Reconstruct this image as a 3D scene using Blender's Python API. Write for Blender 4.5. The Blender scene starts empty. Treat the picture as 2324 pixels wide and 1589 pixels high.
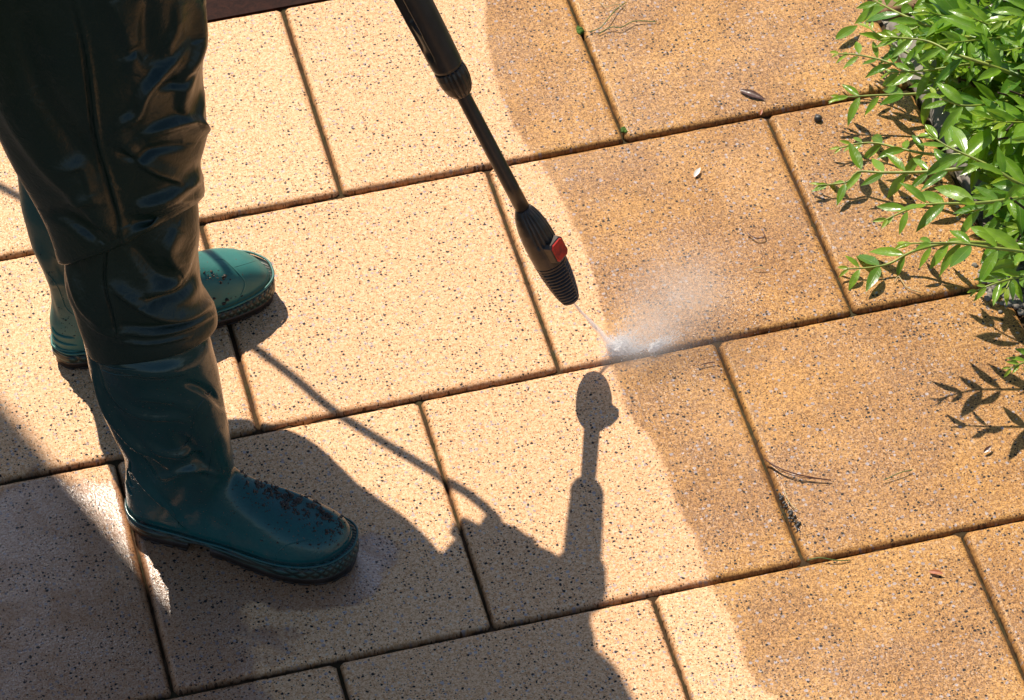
import bpy, bmesh, math, random
import numpy as np
from mathutils import Vector, Matrix, noise
from mathutils.bvhtree import BVHTree
random.seed(7); rng = np.random.default_rng(7)
S = bpy.context.scene
R_ = math.radians
# ------------------------------------------------------------------ camera
CAM = Vector((-0.65154, -4.26654, 3.75536))
RT = Vector((0.969443, -0.244359, -0.021658))
UP = Vector((0.190811, 0.695617, 0.692610))
BK = Vector((-0.154179, -0.675578, 0.720987))
FP = 9021.0                                    # focal length in pixels of a 2324 px wide picture
cd = bpy.data.cameras.new('camera'); co = bpy.data.objects.new('camera', cd)
S.collection.objects.link(co); S.camera = co
m = Matrix.Identity(4)
for i in range(3):
    m[i][0] = RT[i]; m[i][1] = UP[i]; m[i][2] = BK[i]; m[i][3] = CAM[i]
co.matrix_world = m
cd.sensor_width = 36.0; cd.lens = 36.0 * FP / 2324.0; cd.clip_start = 0.1; cd.clip_end = 300
# ------------------------------------------------------------------ light
SUNV = Vector((-0.18, 0.80, 1.0)).normalized()          # towards the sun
KX, KY = 0.18, -0.80                                   # ground shift of a shadow per metre of height
w = bpy.data.worlds.new('World'); S.world = w; w.use_nodes = True
nt = w.node_tree; bg = nt.nodes['Background']
sk = nt.nodes.new('ShaderNodeTexSky'); sk.sky_type = 'NISHITA'; sk.sun_disc = False
sk.sun_elevation = math.asin(SUNV.z); sk.sun_rotation = math.atan2(SUNV.x, SUNV.y)
sk.air_density = 1.0; sk.dust_density = 0.6; sk.ozone_density = 2.0
nt.links.new(sk.outputs[0], bg.inputs[0]); bg.inputs[1].default_value = 0.085
sd = bpy.data.lights.new('sun', 'SUN'); sd.energy = 4.9; sd.angle = R_(0.53); sd.color = (1.0, 0.91, 0.77)
so = bpy.data.objects.new('sun', sd); S.collection.objects.link(so)
so.rotation_euler = (-SUNV).to_track_quat('-Z', 'Y').to_euler()
S.view_settings.view_transform = 'Standard'; S.view_settings.look = 'None'
S.view_settings.exposure = 0.22; S.view_settings.gamma = 1
S.cycles.volume_bounces = 8; S.cycles.max_bounces = 12; S.cycles.volume_step_rate = 1.0
S.cycles.sample_clamp_indirect = 6.0
S.cycles.sample_clamp_direct = 12.0

# ------------------------------------------------------------------ helpers
def at(x, y, z=0.0):
    """world point seen at pixel x, y of a 2324 x 1589 picture, at height z"""
    d = RT * ((x - 1162) / FP) - UP * ((y - 794.5) / FP) - BK
    return CAM + d * ((z - CAM.z) / d.z)
def raydir(x, y):
    return (RT * ((x - 1162) / FP) - UP * ((y - 794.5) / FP) - BK).normalized()
def pr(P):
    v = Vector(P) - CAM; zf = -v.dot(BK)
    return (1162 + FP * v.dot(RT) / zf, 794.5 - FP * v.dot(UP) / zf)
def src(x, y, z):
    g = at(x, y); return Vector((g.x - KX * z, g.y - KY * z, z))
def link(name, me, mat=None, parent=None, smooth=True):
    o = bpy.data.objects.new(name, me); S.collection.objects.link(o)
    if mat: me.materials.append(mat)
    if smooth: me.polygons.foreach_set('use_smooth', [True] * len(me.polygons))
    if parent:
        o.parent = parent
        o.matrix_parent_inverse = parent.matrix_basis.inverted()
    return o
def obj(name, verts, faces, mat=None, parent=None, smooth=True):
    me = bpy.data.meshes.new(name); me.from_pydata([tuple(v) for v in verts], [], faces); me.update()
    return link(name, me, mat, parent, smooth)
def tag(o, label=None, cat=None, group=None, kind=None):
    if label: o['label'] = label
    if cat: o['category'] = cat
    if group: o['group'] = group
    if kind: o['kind'] = kind
    return o
def empty(name, loc, label, cat, group=None):
    o = bpy.data.objects.new(name, None); S.collection.objects.link(o); o.location = loc
    o.empty_display_size = .05
    return tag(o, label, cat, group)
class MB:
    def __init__(s): s.v = []; s.f = []
    def add(s, v, f):
        b = len(s.v); s.v += [Vector(p) for p in v]; s.f += [tuple(i + b for i in q) for q in f]
    def rings(s, rs, cap0=True, cap1=True):
        n = len(rs[0]); v = [p for r in rs for p in r]; f = []
        for i in range(len(rs) - 1):
            for j in range(n):
                k = (j + 1) % n
                f.append((i * n + j, i * n + k, (i + 1) * n + k, (i + 1) * n + j))
        if cap0: f.append(tuple(range(n - 1, -1, -1)))
        if cap1: f.append(tuple((len(rs) - 1) * n + j for j in range(n)))
        s.add(v, f)
    def tube(s, pts, r, n=8, cap=True):
        pts = [Vector(p) for p in pts]; rs = []
        up = Vector((0, 0, 1)); a = None
        for i, p in enumerate(pts):
            t = (pts[min(i + 1, len(pts) - 1)] - pts[max(i - 1, 0)]).normalized()
            if a is None:
                a = t.cross(up)
                if a.length < 1e-3: a = t.cross(Vector((1, 0, 0)))
            a = (a - t * a.dot(t)).normalized(); b = t.cross(a)
            rr = r[i] if isinstance(r, (list, tuple)) else r
            rs.append([p + (a * math.cos(2 * math.pi * j / n) + b * math.sin(2 * math.pi * j / n)) * rr for j in range(n)])
        s.rings(rs, cap, cap)
    def ball(s, c, r, sx=1, sy=1, sz=1, jit=0.2, seed=0):
        bm = bmesh.new(); bmesh.ops.create_icosphere(bm, subdivisions=2 if jit else 1, radius=1)
        rot = Matrix.Rotation(random.random() * 6, 3, 'Z')
        vs = []
        for v in bm.verts:
            k = 1 + jit * noise.noise(v.co * 1.7 + Vector((seed, 0, 0))) * 2
            vs.append(Vector(c) + rot @ Vector((v.co.x * sx * r * k, v.co.y * sy * r * k, v.co.z * sz * r * k)))
        bm.verts.ensure_lookup_table()
        s.add(vs, [[v.index for v in f.verts] for f in bm.faces]); bm.free()
    def build(s, name, mat=None, parent=None, smooth=True):
        return obj(name, s.v, s.f, mat, parent, smooth)
def catmull(P, n):
    """resample a polyline of tuples with n points (centripetal-ish catmull-rom)"""
    P = np.array(P, float); m = len(P)
    d = np.r_[0, np.cumsum(np.linalg.norm(np.diff(P, axis=0), axis=1))]
    t = np.linspace(0, d[-1], n); out = []
    for x in t:
        i = min(max(np.searchsorted(d, x) - 1, 0), m - 2)
        u = (x - d[i]) / max(d[i + 1] - d[i], 1e-9)
        p0 = P[max(i - 1, 0)]; p1 = P[i]; p2 = P[i + 1]; p3 = P[min(i + 2, m - 1)]
        out.append(0.5 * ((2 * p1) + (-p0 + p2) * u + (2 * p0 - 5 * p1 + 4 * p2 - p3) * u * u + (-p0 + 3 * p1 - 3 * p2 + p3) * u ** 3))
    return np.array(out)
def interp(x, tab, k=1):
    xs = [a[0] for a in tab]; return float(np.interp(x, xs, [a[k] for a in tab]))
# ------------------------------------------------------------------ materials
class NT:
    def __init__(s, name):
        s.m = bpy.data.materials.new(name); s.m.use_nodes = True; s.t = s.m.node_tree
        s.b = s.t.nodes['Principled BSDF']; s.o = s.t.nodes['Material Output']
    def n(s, typ, **k):
        nd = s.t.nodes.new(typ)
        for a, b in k.items():
            if a.startswith('i_'): nd.inputs[a[2:].replace('_', ' ')].default_value = b
            else: setattr(nd, a, b)
        return nd
    def put(s, sock, v):
        if isinstance(v, bpy.types.NodeSocket): s.t.links.new(v, sock)
        else:
            if isinstance(v, (tuple, list)) and len(v) == 3 and sock.type == 'RGBA': v = (*v, 1)
            sock.default_value = v
    def math(s, op, a, b=0.0, c=None, clamp=False):
        nd = s.n('ShaderNodeMath', operation=op, use_clamp=clamp); s.put(nd.inputs[0], a); s.put(nd.inputs[1], b)
        if c is not None: s.put(nd.inputs[2], c)
        return nd.outputs[0]
    def mix(s, f, a, b, bt='MIX'):
        nd = s.n('ShaderNodeMix', data_type='RGBA', blend_type=bt)
        s.put(nd.inputs[0], f); s.put(nd.inputs[6], a); s.put(nd.inputs[7], b); return nd.outputs[2]
    def sstep(s, v, lo, hi, to0=0.0, to1=1.0):
        nd = s.n('ShaderNodeMapRange', interpolation_type='SMOOTHSTEP')
        for i, q in enumerate((v, lo, hi, to0, to1)): s.put(nd.inputs[i], q)
        return nd.outputs[0]
    def noise(s, vec, scale, detail=3, rough=.55, dist=0.0):
        nd = s.n('ShaderNodeTexNoise'); s.put(nd.inputs['Vector'], vec); nd.inputs['Scale'].default_value = scale
        nd.inputs['Detail'].default_value = detail; nd.inputs['Roughness'].default_value = rough
        nd.inputs['Distortion'].default_value = dist
        return nd
    def vor(s, vec, scale, rand=1.0):
        nd = s.n('ShaderNodeTexVoronoi', voronoi_dimensions='2D'); s.put(nd.inputs['Vector'], vec)
        nd.inputs['Scale'].default_value = scale; nd.inputs['Randomness'].default_value = rand
        return nd
    def sep(s, v):
        nd = s.n('ShaderNodeSeparateXYZ'); s.put(nd.inputs[0], v); return nd.outputs
    def bump(s, h, st, dist, nrm=None):
        nd = s.n('ShaderNodeBump'); nd.inputs['Strength'].default_value = st; nd.inputs['Distance'].default_value = dist
        s.put(nd.inputs['Height'], h)
        if nrm: s.put(nd.inputs['Normal'], nrm)
        return nd.outputs[0]
    def vadd(s, v, off=None, nz=None, amp=0.0):
        nd = s.n('ShaderNodeVectorMath', operation='ADD'); s.put(nd.inputs[0], v)
        if off: nd.inputs[1].default_value = off
        if nz is not None:
            mu = s.n('ShaderNodeVectorMath', operation='SCALE'); s.put(mu.inputs[0], nz); mu.inputs['Scale'].default_value = amp
            s.t.links.new(mu.outputs[0], nd.inputs[1])
        return nd.outputs[0]
    def set(s, **k):
        for a, v in k.items():
            s.put(s.b.inputs[a.replace('_', ' ')], v)
        return s
    def pos(s): return s.n('ShaderNodeNewGeometry').outputs['Position']

# edge of the cleaned strip (right side is still dirty), pixel trace laid out on the ground
EDGE = [(1085, -160), (1098, 0), (1108, 130), (1146, 250), (1222, 370), (1285, 480), (1335, 600), (1362, 700), (1378, 790), (1402, 880),
        (1440, 960), (1497, 1040), (1528, 1130), (1592, 1265), (1612, 1330), (1665, 1430), (1690, 1520), (1765, 1589), (1830, 1700)]
EW = [at(x, y) for x, y in EDGE]
WET = [((730, 1335), .085, .042), ((120, 1350), .26, .20), ((120, 1560), .3, .2),  # wetter, darker places on the slabs: centre px, half sizes in metres
    ((690, 1290), .125, .055), ((480, 1240), .16, .07), ((250, 1420), .20, .20), ((60, 1250), .2, .12)]
def slab_material():
    t = NT('paving concrete'); P = t.pos(); X, Y, Z = t.sep(P)
    comb = t.n('ShaderNodeCombineXYZ'); t.put(comb.inputs[0], X); t.put(comb.inputs[1], Y); P2 = comb.outputs[0]
    # cleaned / dirty boundary as a curve X(Y)
    fc = t.n('ShaderNodeFloatCurve'); cur = fc.mapping.curves[0]
    y0, y1 = EW[-1].y, EW[0].y; xs = [e.x for e in EW]; x0, x1 = min(xs), max(xs)
    pts = sorted([((e.y - y0) / (y1 - y0), (e.x - x0) / (x1 - x0)) for e in EW])
    cur.points[0].location = pts[0]; cur.points[1].location = pts[-1]
    for p in pts[1:-1]: cur.points.new(*p)
    fc.mapping.update()
    yn = t.math('DIVIDE', t.math('SUBTRACT', Y, y0), y1 - y0, clamp=True); t.put(fc.inputs['Value'], yn)
    xb = t.math('MULTIPLY_ADD', fc.outputs[0], x1 - x0, x0)
    nb = t.noise(P2, 38, 4, .65).outputs[0]; nb2 = t.noise(P2, 260, 2).outputs[0]
    d = t.math('SUBTRACT', X, xb)
    d = t.math('ADD', d, t.math('MULTIPLY', t.math('SUBTRACT', nb, .5), .016))
    d = t.math('ADD', d, t.math('MULTIPLY', t.math('SUBTRACT', nb2, .5), .012))
    dirty = t.sstep(d, -.003, .0075)
    # wetness
    wet = None
    wn = t.noise(P2, 12, 4, .6).outputs[0]
    for (px, a, b) in WET:
        if a == 0: continue
        c = at(*px)
        dx = t.math('DIVIDE', t.math('SUBTRACT', X, c.x), a); dy = t.math('DIVIDE', t.math('SUBTRACT', Y, c.y), b)
        r = t.math('SQRT', t.math('ADD', t.math('MULTIPLY', dx, dx), t.math('MULTIPLY', dy, dy)))
        r = t.math('ADD', r, t.math('MULTIPLY', t.math('SUBTRACT', wn, .5), 1.1))
        q = t.sstep(r, 1.0, .84); wet = q if wet is None else t.math('MAXIMUM', wet, q)
    # colours
    sid = t.n('ShaderNodeAttribute', attribute_name='slab').outputs['Fac']
    n1 = t.noise(P2, 55, 5, .7).outputs[0]; n2 = t.noise(P2, 7, 4, .6).outputs[0]; n3 = t.noise(P2, 430, 4, .75).outputs[0]
    n3 = t.math('ADD', t.math('MULTIPLY', n3, .6), t.math('MULTIPLY', t.noise(P2, 190, 3, .7).outputs[0], .4))
    grain = t.sstep(n3, .44, .555)
    clean = t.mix(grain, (.66, .305, .115), (1.0, .625, .345))
    clean = t.mix(t.math('MULTIPLY', t.sstep(n1, .55, .8), .45), clean, (.66, .32, .12))
    clean = t.mix(t.math('MULTIPLY', t.sstep(t.noise(P2, 300, 2).outputs[0], .60, .72), .8), clean, (.95, .76, .55))
    dcol = t.mix(grain, (.19, .082, .024), (.58, .29, .090))
    dcol = t.mix(t.sstep(n2, .36, .66), dcol, t.mix(grain, (.34, .15, .034), (.72, .385, .115)))
    dcol = t.mix(t.math('MULTIPLY', t.sstep(n1, .5, .72), .55), dcol, (.25, .12, .04))
    clean = t.mix(t.math('MULTIPLY', t.sstep(t.noise(P2, 10, 5, .7).outputs[0], .55, .78), .22), clean, (.70, .37, .15))
    col = t.mix(dirty, clean, dcol)
    tint = t.mix(sid, (.90, .86, .82), (1.0, 1.0, 1.0)); col = t.mix(1.0, col, tint, 'MULTIPLY')
    # aggregate: distort a little so the chips are angular
    nz = t.noise(P2, 300, 3, .7).outputs['Color']; Pd = t.vadd(P2, nz=nz, amp=.0042)
    v0 = t.vor(Pd, 135); c0 = t.sep(v0.outputs['Color'])          # grey chips
    rg = t.math('MULTIPLY_ADD', c0[1], .24, .10)
    m = t.math('MULTIPLY', t.math('LESS_THAN', v0.outputs['Distance'], rg), t.math('LESS_THAN', c0[0], .22))
    col = t.mix(t.math('MULTIPLY', m, .8), col, t.mix(c0[2], (.30, .25, .25), (.48, .42, .42)))
    vw = t.vor(t.vadd(Pd, (3.1, 1.7, 0)), 120); cw = t.sep(vw.outputs['Color'])   # pale quartz
    mw = t.math('MULTIPLY', t.math('LESS_THAN', vw.outputs['Distance'], t.math('MULTIPLY_ADD', cw[1], .18, .1)), t.math('LESS_THAN', cw[0], .12))
    col = t.mix(t.math('MULTIPLY', mw, t.math('MULTIPLY_ADD', dirty, -.35, .6)), col, (.80, .64, .46))
    v1 = t.vor(t.vadd(Pd, (7.3, 4.1, 0)), 160); c1 = t.sep(v1.outputs['Color'])   # black chips
    r1 = t.math('MULTIPLY_ADD', t.math('POWER', c1[1], 2.0), .18, .15)
    m1 = t.math('MULTIPLY', t.math('LESS_THAN', v1.outputs['Distance'], r1), t.math('LESS_THAN', c1[0], t.math('MULTIPLY', t.sstep(t.noise(P2, 16, 3, .6).outputs[0], .3, .7), .46)))
    v2 = t.vor(t.vadd(Pd, (1.3, 9.1, 0)), 300); c2 = t.sep(v2.outputs['Color'])
    r2 = t.math('MULTIPLY_ADD', c2[1], .15, .13)
    m2 = t.math('MULTIPLY', t.math('LESS_THAN', v2.outputs['Distance'], r2), t.math('LESS_THAN', c2[0], .24))
    blk = t.math('MAXIMUM', m1, m2)
    col = t.mix(blk, col, (.012, .009, .008))
    # grime in the bevels of the joints
    ed = t.n('ShaderNodeAttribute', attribute_name='rim').outputs['Fac']
    e2 = t.sstep(t.math('ADD', ed, t.math('MULTIPLY', t.math('SUBTRACT', n1, .5),   .45)), .5, 1.1)
    col = t.mix(t.math('MULTIPLY', e2, .55), col, (.24, .11, .032))
    e3 = t.sstep(t.math('ADD', ed, t.math('MULTIPLY', t.math('SUBTRACT', nb, .5), 1.4)), 1.25, 1.6)
    col = t.mix(t.math('MULTIPLY', e3, .85), col, (.03, .022, .012))
    col = t.mix(t.math('MULTIPLY', wet, .8), col, t.mix(1.0, col, (.46, .37, .33), 'MULTIPLY'))
    # relief
    h = t.math('ADD', t.math('MULTIPLY', t.noise(P2, 330, 3, .7).outputs[0], 1.0), t.math('MULTIPLY', t.noise(P2, 90, 2).outputs[0], .9))
    h = t.math('ADD', h, t.math('MULTIPLY', v0.outputs['Distance'], .35))
    nrm = t.bump(h, .55, .0012)
    big = t.noise(P2, 21, 3).outputs[0]
    nrm2 = t.bump(t.math('ADD', t.noise(P2, 300, 3, .6).outputs[0], t.math('MULTIPLY', big, .5)), .55, .0020)
    wt = t.math('MAXIMUM', t.math('MULTIPLY', dirty, t.math('MULTIPLY_ADD', t.sstep(t.noise(P2, 6, 3).outputs[0], .42, .6), .5, .35)), wet)
    wt = t.math('MULTIPLY', t.math('MAXIMUM', wt, .36), t.math('MULTIPLY', t.sstep(ed, .55, .1, .0, 1.0), t.math('SUBTRACT', 1.0, t.math('MULTIPLY', blk, .8))))
    t.set(Base_Color=col, Roughness=.72, Normal=nrm, Coat_Weight=wt, Coat_Roughness=t.math('MULTIPLY_ADD', wet, .08, .10), Coat_IOR=t.math('MULTIPLY_ADD', t.math('MULTIPLY', wet, t.sstep(t.noise(P2, 9, 5, .7, .8).outputs[0], .35, .62)), 1.0, 1.45))
    t.b.inputs['Specular IOR Level'].default_value = .35
    t.put(t.b.inputs['Coat Normal'], nrm2)
    return t.m
def simple(name, col, rough=.5, spec=.5, bscale=0, bst=.3, bd=.001, var=None, vs=20, coat=0, crough=.1):
    t = NT(name); P = t.pos()
    c = col
    if var: c = t.mix(t.sstep(t.noise(P, vs, 4, .6).outputs[0], .35, .65), col, var)
    t.set(Base_Color=c, Roughness=rough)
    t.b.inputs['Specular IOR Level'].default_value = spec
    if coat: t.set(Coat_Weight=coat, Coat_Roughness=crough)
    if bscale: t.put(t.b.inputs['Normal'], t.bump(t.noise(P, bscale, 4, .6).outputs[0], bst, bd))
    return t.m
M = {}
M['slab'] = slab_material()
M['bed'] = simple('joint sand', (.065, .032, .013), .9, .3, 200, .8, .003, (.05, .04, .014), 24)
def soil_mat():
    t = NT('gravelly soil'); P = t.pos()
    v = t.vor(t.vadd(P, nz=t.noise(P, 200, 2).outputs['Color'], amp=.004), 150); c = t.sep(v.outputs['Color'])
    n = t.noise(P, 14, 5, .65).outputs[0]
    col = t.mix(t.sstep(n, .35, .65), (.16, .125, .095), (.26, .225, .19))
    col = t.mix(t.math('LESS_THAN', c[0], .35), col, t.mix(c[1], (.10, .085, .07), (.40, .37, .33)))
    t.set(Base_Color=col, Roughness=.75)
    t.put(t.b.inputs['Normal'], t.bump(t.math('SUBTRACT', 1.0, v.outputs['Distance']), .8, .003)); return t.m
M['soil'] = soil_mat()
M['kerb'] = simple('old grey concrete', (.30, .265, .23), .8, .4, 300, .5, .001, (.20, .17, .15), 22)
M['mossred'] = simple('red mossy stone', (.36, .17, .11), .7, .4, 200, .6, .002, (.16, .19, .06), 26)
def border_mat():
    t = NT('dark brown wet plank'); P = t.pos()
    v = t.vor(P, 170); c = t.sep(v.outputs['Color'])
    g = t.noise(P, 60, 5, .7, 1.5).outputs[0]
    col = t.mix(t.sstep(g, .35, .7), (.018, .006, .004), (.040, .013, .008))
    t.set(Base_Color=col, Roughness=.8)
    t.b.inputs['Specular IOR Level'].default_value = .15
    t.put(t.b.inputs['Normal'], t.bump(t.math('LESS_THAN', v.outputs['Distance'], t.math('MULTIPLY', c[0], .25)), .6, .001)); return t.m
M['border'] = border_mat()
def rubber(name, col, dark, rough, mudamt, mudlow):  # noqa
    """green rubber with dried splashes"""
    t = NT(name); P = t.pos(); Z = t.sep(P)[2]
    n = t.noise(P, 9, 4, .6).outputs[0]
    c = t.mix(t.sstep(n, .3, .7), col, dark)
    sp = t.vor(t.vadd(P, nz=t.noise(P, 300, 2).outputs['Color'], amp=.004), 260)
    sp.voronoi_dimensions = '3D'
    cc = t.sep(sp.outputs['Color'])
    spk = t.math('MULTIPLY', t.math('LESS_THAN', sp.outputs['Distance'], t.math('MULTIPLY_ADD', cc[1], .22, .08)), t.math('LESS_THAN', cc[0], mudamt))
    c = t.mix(t.math('MULTIPLY', spk, .75), c, (.13, .08, .05))
    film = t.math('MULTIPLY', t.sstep(t.noise(P, 26, 5, .7).outputs[0], .48, .72), t.sstep(Z, .12, .0))
    c = t.mix(t.math('MULTIPLY', film, mudlow), c, (.17, .11, .07))
    gr = t.math('MULTIPLY', t.sstep(t.math('ADD', Z, t.math('MULTIPLY', t.noise(P, 14, 4, .6).outputs[0], .10)), .09, .24), .60)  # paints the shade below the trousers into the upper shaft colour
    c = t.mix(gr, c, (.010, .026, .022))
    r = t.math('ADD', rough, t.math('MULTIPLY', t.noise(P, 40, 4, .7).outputs[0], .22))
    r = t.math('ADD', r, t.math('MULTIPLY', spk, .2))
    t.set(Base_Color=c, Roughness=r)
    t.put(t.b.inputs['Normal'], t.bump(t.math('ADD', t.math('MULTIPLY', spk, .5), t.noise(P, 30, 4, .6, .5).outputs[0]), .35, .0022))
    return t.m
M['boot'] = rubber('green rubber', (.044, .205, .172), (.032, .165, .14), .36, .12, .30)  # lit copy for the rear boot: sunlight put into a lighter colour
M['shaft'] = rubber('green rubber shaded copy with mud', (.015, .110, .102), (.011, .080, .078), .08, .22, .35)  # shaded copy for the front boot: shade put into a darker colour
def rand_mat():
    t = NT('knurled rubber rand'); P = t.pos()
    w1 = t.n('ShaderNodeTexWave', wave_type='BANDS', bands_direction='DIAGONAL'); t.put(w1.inputs['Vector'], P); w1.inputs['Scale'].default_value = 52
    mp = t.n('ShaderNodeMapping'); t.put(mp.inputs['Vector'], P); mp.inputs['Scale'].default_value = (-1, -1, 1)
    w2 = t.n('ShaderNodeTexWave', wave_type='BANDS', bands_direction='DIAGONAL'); t.put(w2.inputs['Vector'], mp.outputs[0]); w2.inputs['Scale'].default_value = 52
    h = t.math('MINIMUM', w1.outputs['Fac'], w2.outputs['Fac'])
    c = t.mix(t.sstep(h, .2, .5), (.008, .022, .018), (.034, .095, .080))
    c = t.mix(t.math('MULTIPLY', t.sstep(t.noise(P, 24, 4, .6).outputs[0], .45, .65), .4), c, (.10, .07, .04))
    t.set(Base_Color=c, Roughness=.36); t.put(t.b.inputs['Normal'], t.bump(h, .9, .0016)); return t.m
M['rand'] = rand_mat()
M['sole'] = simple('wet dark sole rubber', (.010, .008, .007), .38, .5, 120, .4, .001, (.040, .024, .018), 30)
M['mud'] = simple('mud clods', (.032, .019, .012), .5, .5, 500, .6, .001, (.085, .052, .032), 80)
def cloth_mat():
    t = NT('dark green waterproof cloth'); P = t.pos()
    n = t.noise(P, 5, 4, .55).outputs[0]
    c = t.mix(t.sstep(n, .3, .7), (.0065, .0235, .0185), (.0120, .0260, .0140))
    r = t.math('ADD', .22, t.math('MULTIPLY', t.noise(P, 14, 5, .65).outputs[0], .26))
    t.set(Base_Color=c, Roughness=r)
    h = t.math('ADD', t.noise(P, 26, 4, .6, .6).outputs[0], t.math('MULTIPLY', t.noise(P, 70, 4, .6, 1.2).outputs[0], .30))
    dv = t.vor(P, 190); dv.voronoi_dimensions = '3D'; dc = t.sep(dv.outputs['Color'])
    h = t.math('ADD', h, t.math('MULTIPLY', t.math('MULTIPLY', t.sstep(dv.outputs['Distance'], .22, .08), t.math('LESS_THAN', dc[0], .10)), .12))
    t.put(t.b.inputs['Normal'], t.bump(h, .35, .006)); return t.m
M['cloth'] = cloth_mat()
M['jacket'] = simple('dark green jacket cloth', (.02, .035, .028), .45, .5, 12, .4, .01)
M['skin'] = simple('skin', (.50, .28, .19), .5, .4, 200, .2, .001)
M['hair'] = simple('brown hair', (.05, .03, .018), .6, .4, 300, .6, .002)
M['plastic'] = simple('dark scuffed plastic', (.046, .036, .029), .32, .5, 160, .22, .0006, (.034, .026, .021), 60)
M['plastic2'] = simple('black ribbed plastic', (.036, .027, .021), .30, .5, 160, .2, .0005, (.070, .048, .034), 60)
M['red'] = simple('red plastic', (.72, .030, .014), .38, .5, 90, .3, .0008, (.36, .018, .012), 90)
M['rubberhose'] = simple('black hose rubber', (.015, .015, .015), .5)
M['metal'] = simple('grey painted steel', (.25, .26, .27), .4)
M['occl'] = simple('grey occluder fabric', (.35, .34, .32), .8)
# ------------------------------------------------------------------ setting
G = .4
def pave():
    mb_v, mb_f, rim, sl = [], [], [], []
    rows = {0: .0, 1: .507, 2: .034, 3: .541, 4: .07, 5: .57}
    rr = random.Random(3)
    for row, off in rows.items():
        y_top, y_bot = -row * G, -(row + 1) * G
        edges = [off + i for i in range(-4, 4)]
        edges = [e for e in edges if e < 1.9] + [2.035]
        if off > .4: pass
        for a, b in zip(edges[:-1], edges[1:]):
            if b < -3.2: continue
            gl = rr.uniform(.0012, .0028); gr = rr.uniform(.0012, .0028)
            xa, xb = a * G + gl, b * G - gr
            ya, yb = y_bot + rr.uniform(.0024, .0036), y_top - rr.uniform(.0018, .0028)
            zt = rr.uniform(-.0012, .0012); tx, ty = rr.uniform(-.003, .003), rr.uniform(-.003, .003)
            cx, cy = (xa + xb) / 2, (ya + yb) / 2
            rad = rr.uniform(.003, .006)
            def ring(ins, z, jit):
                pts = []
                x0, x1, y0, y1 = xa + ins, xb - ins, ya + ins, yb - ins; r = max(rad, .001)
                segs = [((x0 + r, y0), (x1 - r, y0)), ((x1, y0 + r), (x1, y1 - r)), ((x1 - r, y1), (x0 + r, y1)), ((x0, y1 - r), (x0, y0 + r))]
                for (p, q) in segs:
                    L = 90
                    for i in range(L):
                        f = i / (L - 1)
                        x = p[0] + (q[0] - p[0]) * f; y = p[1] + (q[1] - p[1]) * f
                        j = Vector((x, y, z * 30)); k = jit * (noise.noise(j * 95) * .6 + noise.noise(j * 28) * .6 + noise.noise(j * 330) * .35)
                        dx, dy = (x - cx), (y - cy); 
                        if abs(dx) / (xb - xa) > abs(dy) / (yb - ya): x += math.copysign(k, dx)
                        else: y += math.copysign(k, dy)
                        pts.append((x, y, z + zt + tx * dx + ty * dy))
                return pts
            R = [ring(.0004, -.045, .0), ring(.0, -.0085, .0012), ring(.0012, -.0042, .0013), ring(.0032, -.0017, .0012), ring(.006, -.0005, .0010), ring(.0095, .0, .0)]
            rv = [1.6, 1.5, 1.1, .75, .35, .0]
            n = len(R[0]); b0 = len(mb_v)
            sv_ = rr.random()
            for r_, q in zip(R, rv): mb_v += r_; rim += [q] * n; sl += [sv_] * n
            for i in range(len(R) - 1):
                for j in range(n):
                    k = (j + 1) % n; mb_f.append((b0 + i * n + j, b0 + i * n + k, b0 + (i + 1) * n + k, b0 + (i + 1) * n + j))
            mb_f.append(tuple(b0 + (len(R) - 1) * n + j for j in range(n)))
    o = obj('pavement', mb_v, mb_f, M['slab'], None, False)
    at_ = o.data.attributes.new('rim', 'FLOAT', 'POINT'); at_.data.foreach_set('value', rim)
    a2_ = o.data.attributes.new('slab', 'FLOAT', 'POINT'); a2_.data.foreach_set('value', sl)
    o.data.polygons.foreach_set('use_smooth', [len(p.vertices) == 4 for p in o.data.polygons])
    tag(o, kind='structure')
pave()
def sheet(name, x0, x1, y0, y1, z, nx, ny, amp, sc, mat, kind='structure'):
    v = []; f = []
    for j in range(ny + 1):
        for i in range(nx + 1):
            x = x0 + (x1 - x0) * i / nx; y = y0 + (y1 - y0) * j / ny
            p = Vector((x, y, 0))
            v.append((x, y, z + amp * (noise.noise(p * sc) + .5 * noise.noise(p * sc * 3.1) + .3 * noise.noise(p * sc * 9))))
    for j in range(ny):
        for i in range(nx):
            a = j * (nx + 1) + i; f.append((a, a + 1, a + nx + 2, a + nx + 1))
    o = obj(name, v, f, mat); 
    if kind: tag(o, kind=kind)
    return o
sheet('ground', -25, 25, -25, 25, -.055, 4, 4, 0, 1, M['bed'])
sheet('joint_sand', -1.7, .82, -2.5, .01, -.0090, 400, 380, .0045, 40, M['bed'])
XE = 2.035 * G
sheet('garden_soil', XE + .004, XE + 1.3, -1.6, 1.2, -.012, 220, 300, .006, 22, M['soil'])
def stone_block(name, label, cat, x0, x1, y0, y1, z, mat, seed):
    mb = MB(); n = 40; rings = []
    for ins, zz in ((0, -.05), (0, -.012), (.004, -.004), (.010, -.001), (.02, 0)):
        r = []
        for (p, q) in (((x0, y0), (x1, y0)), ((x1, y0), (x1, y1)), ((x1, y1), (x0, y1)), ((x0, y1), (x0, y0))):
            for i in range(n):
                x = p[0] + (q[0] - p[0]) * i / n; y = p[1] + (q[1] - p[1]) * i / n
                cx, cy = (x0 + x1) / 2, (y0 + y1) / 2
                x += (cx - x) / (x1 - x0) * 2 * ins; y += (cy - y) / (y1 - y0) * 2 * ins
                k = noise.noise(Vector((x * 30, y * 30, seed))) * .008
                r.append((x + k, y + k, z + zz))
        rings.append(r)
    mb.rings(rings); o = mb.build(name, mat); tag(o, label, cat); return o
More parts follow.
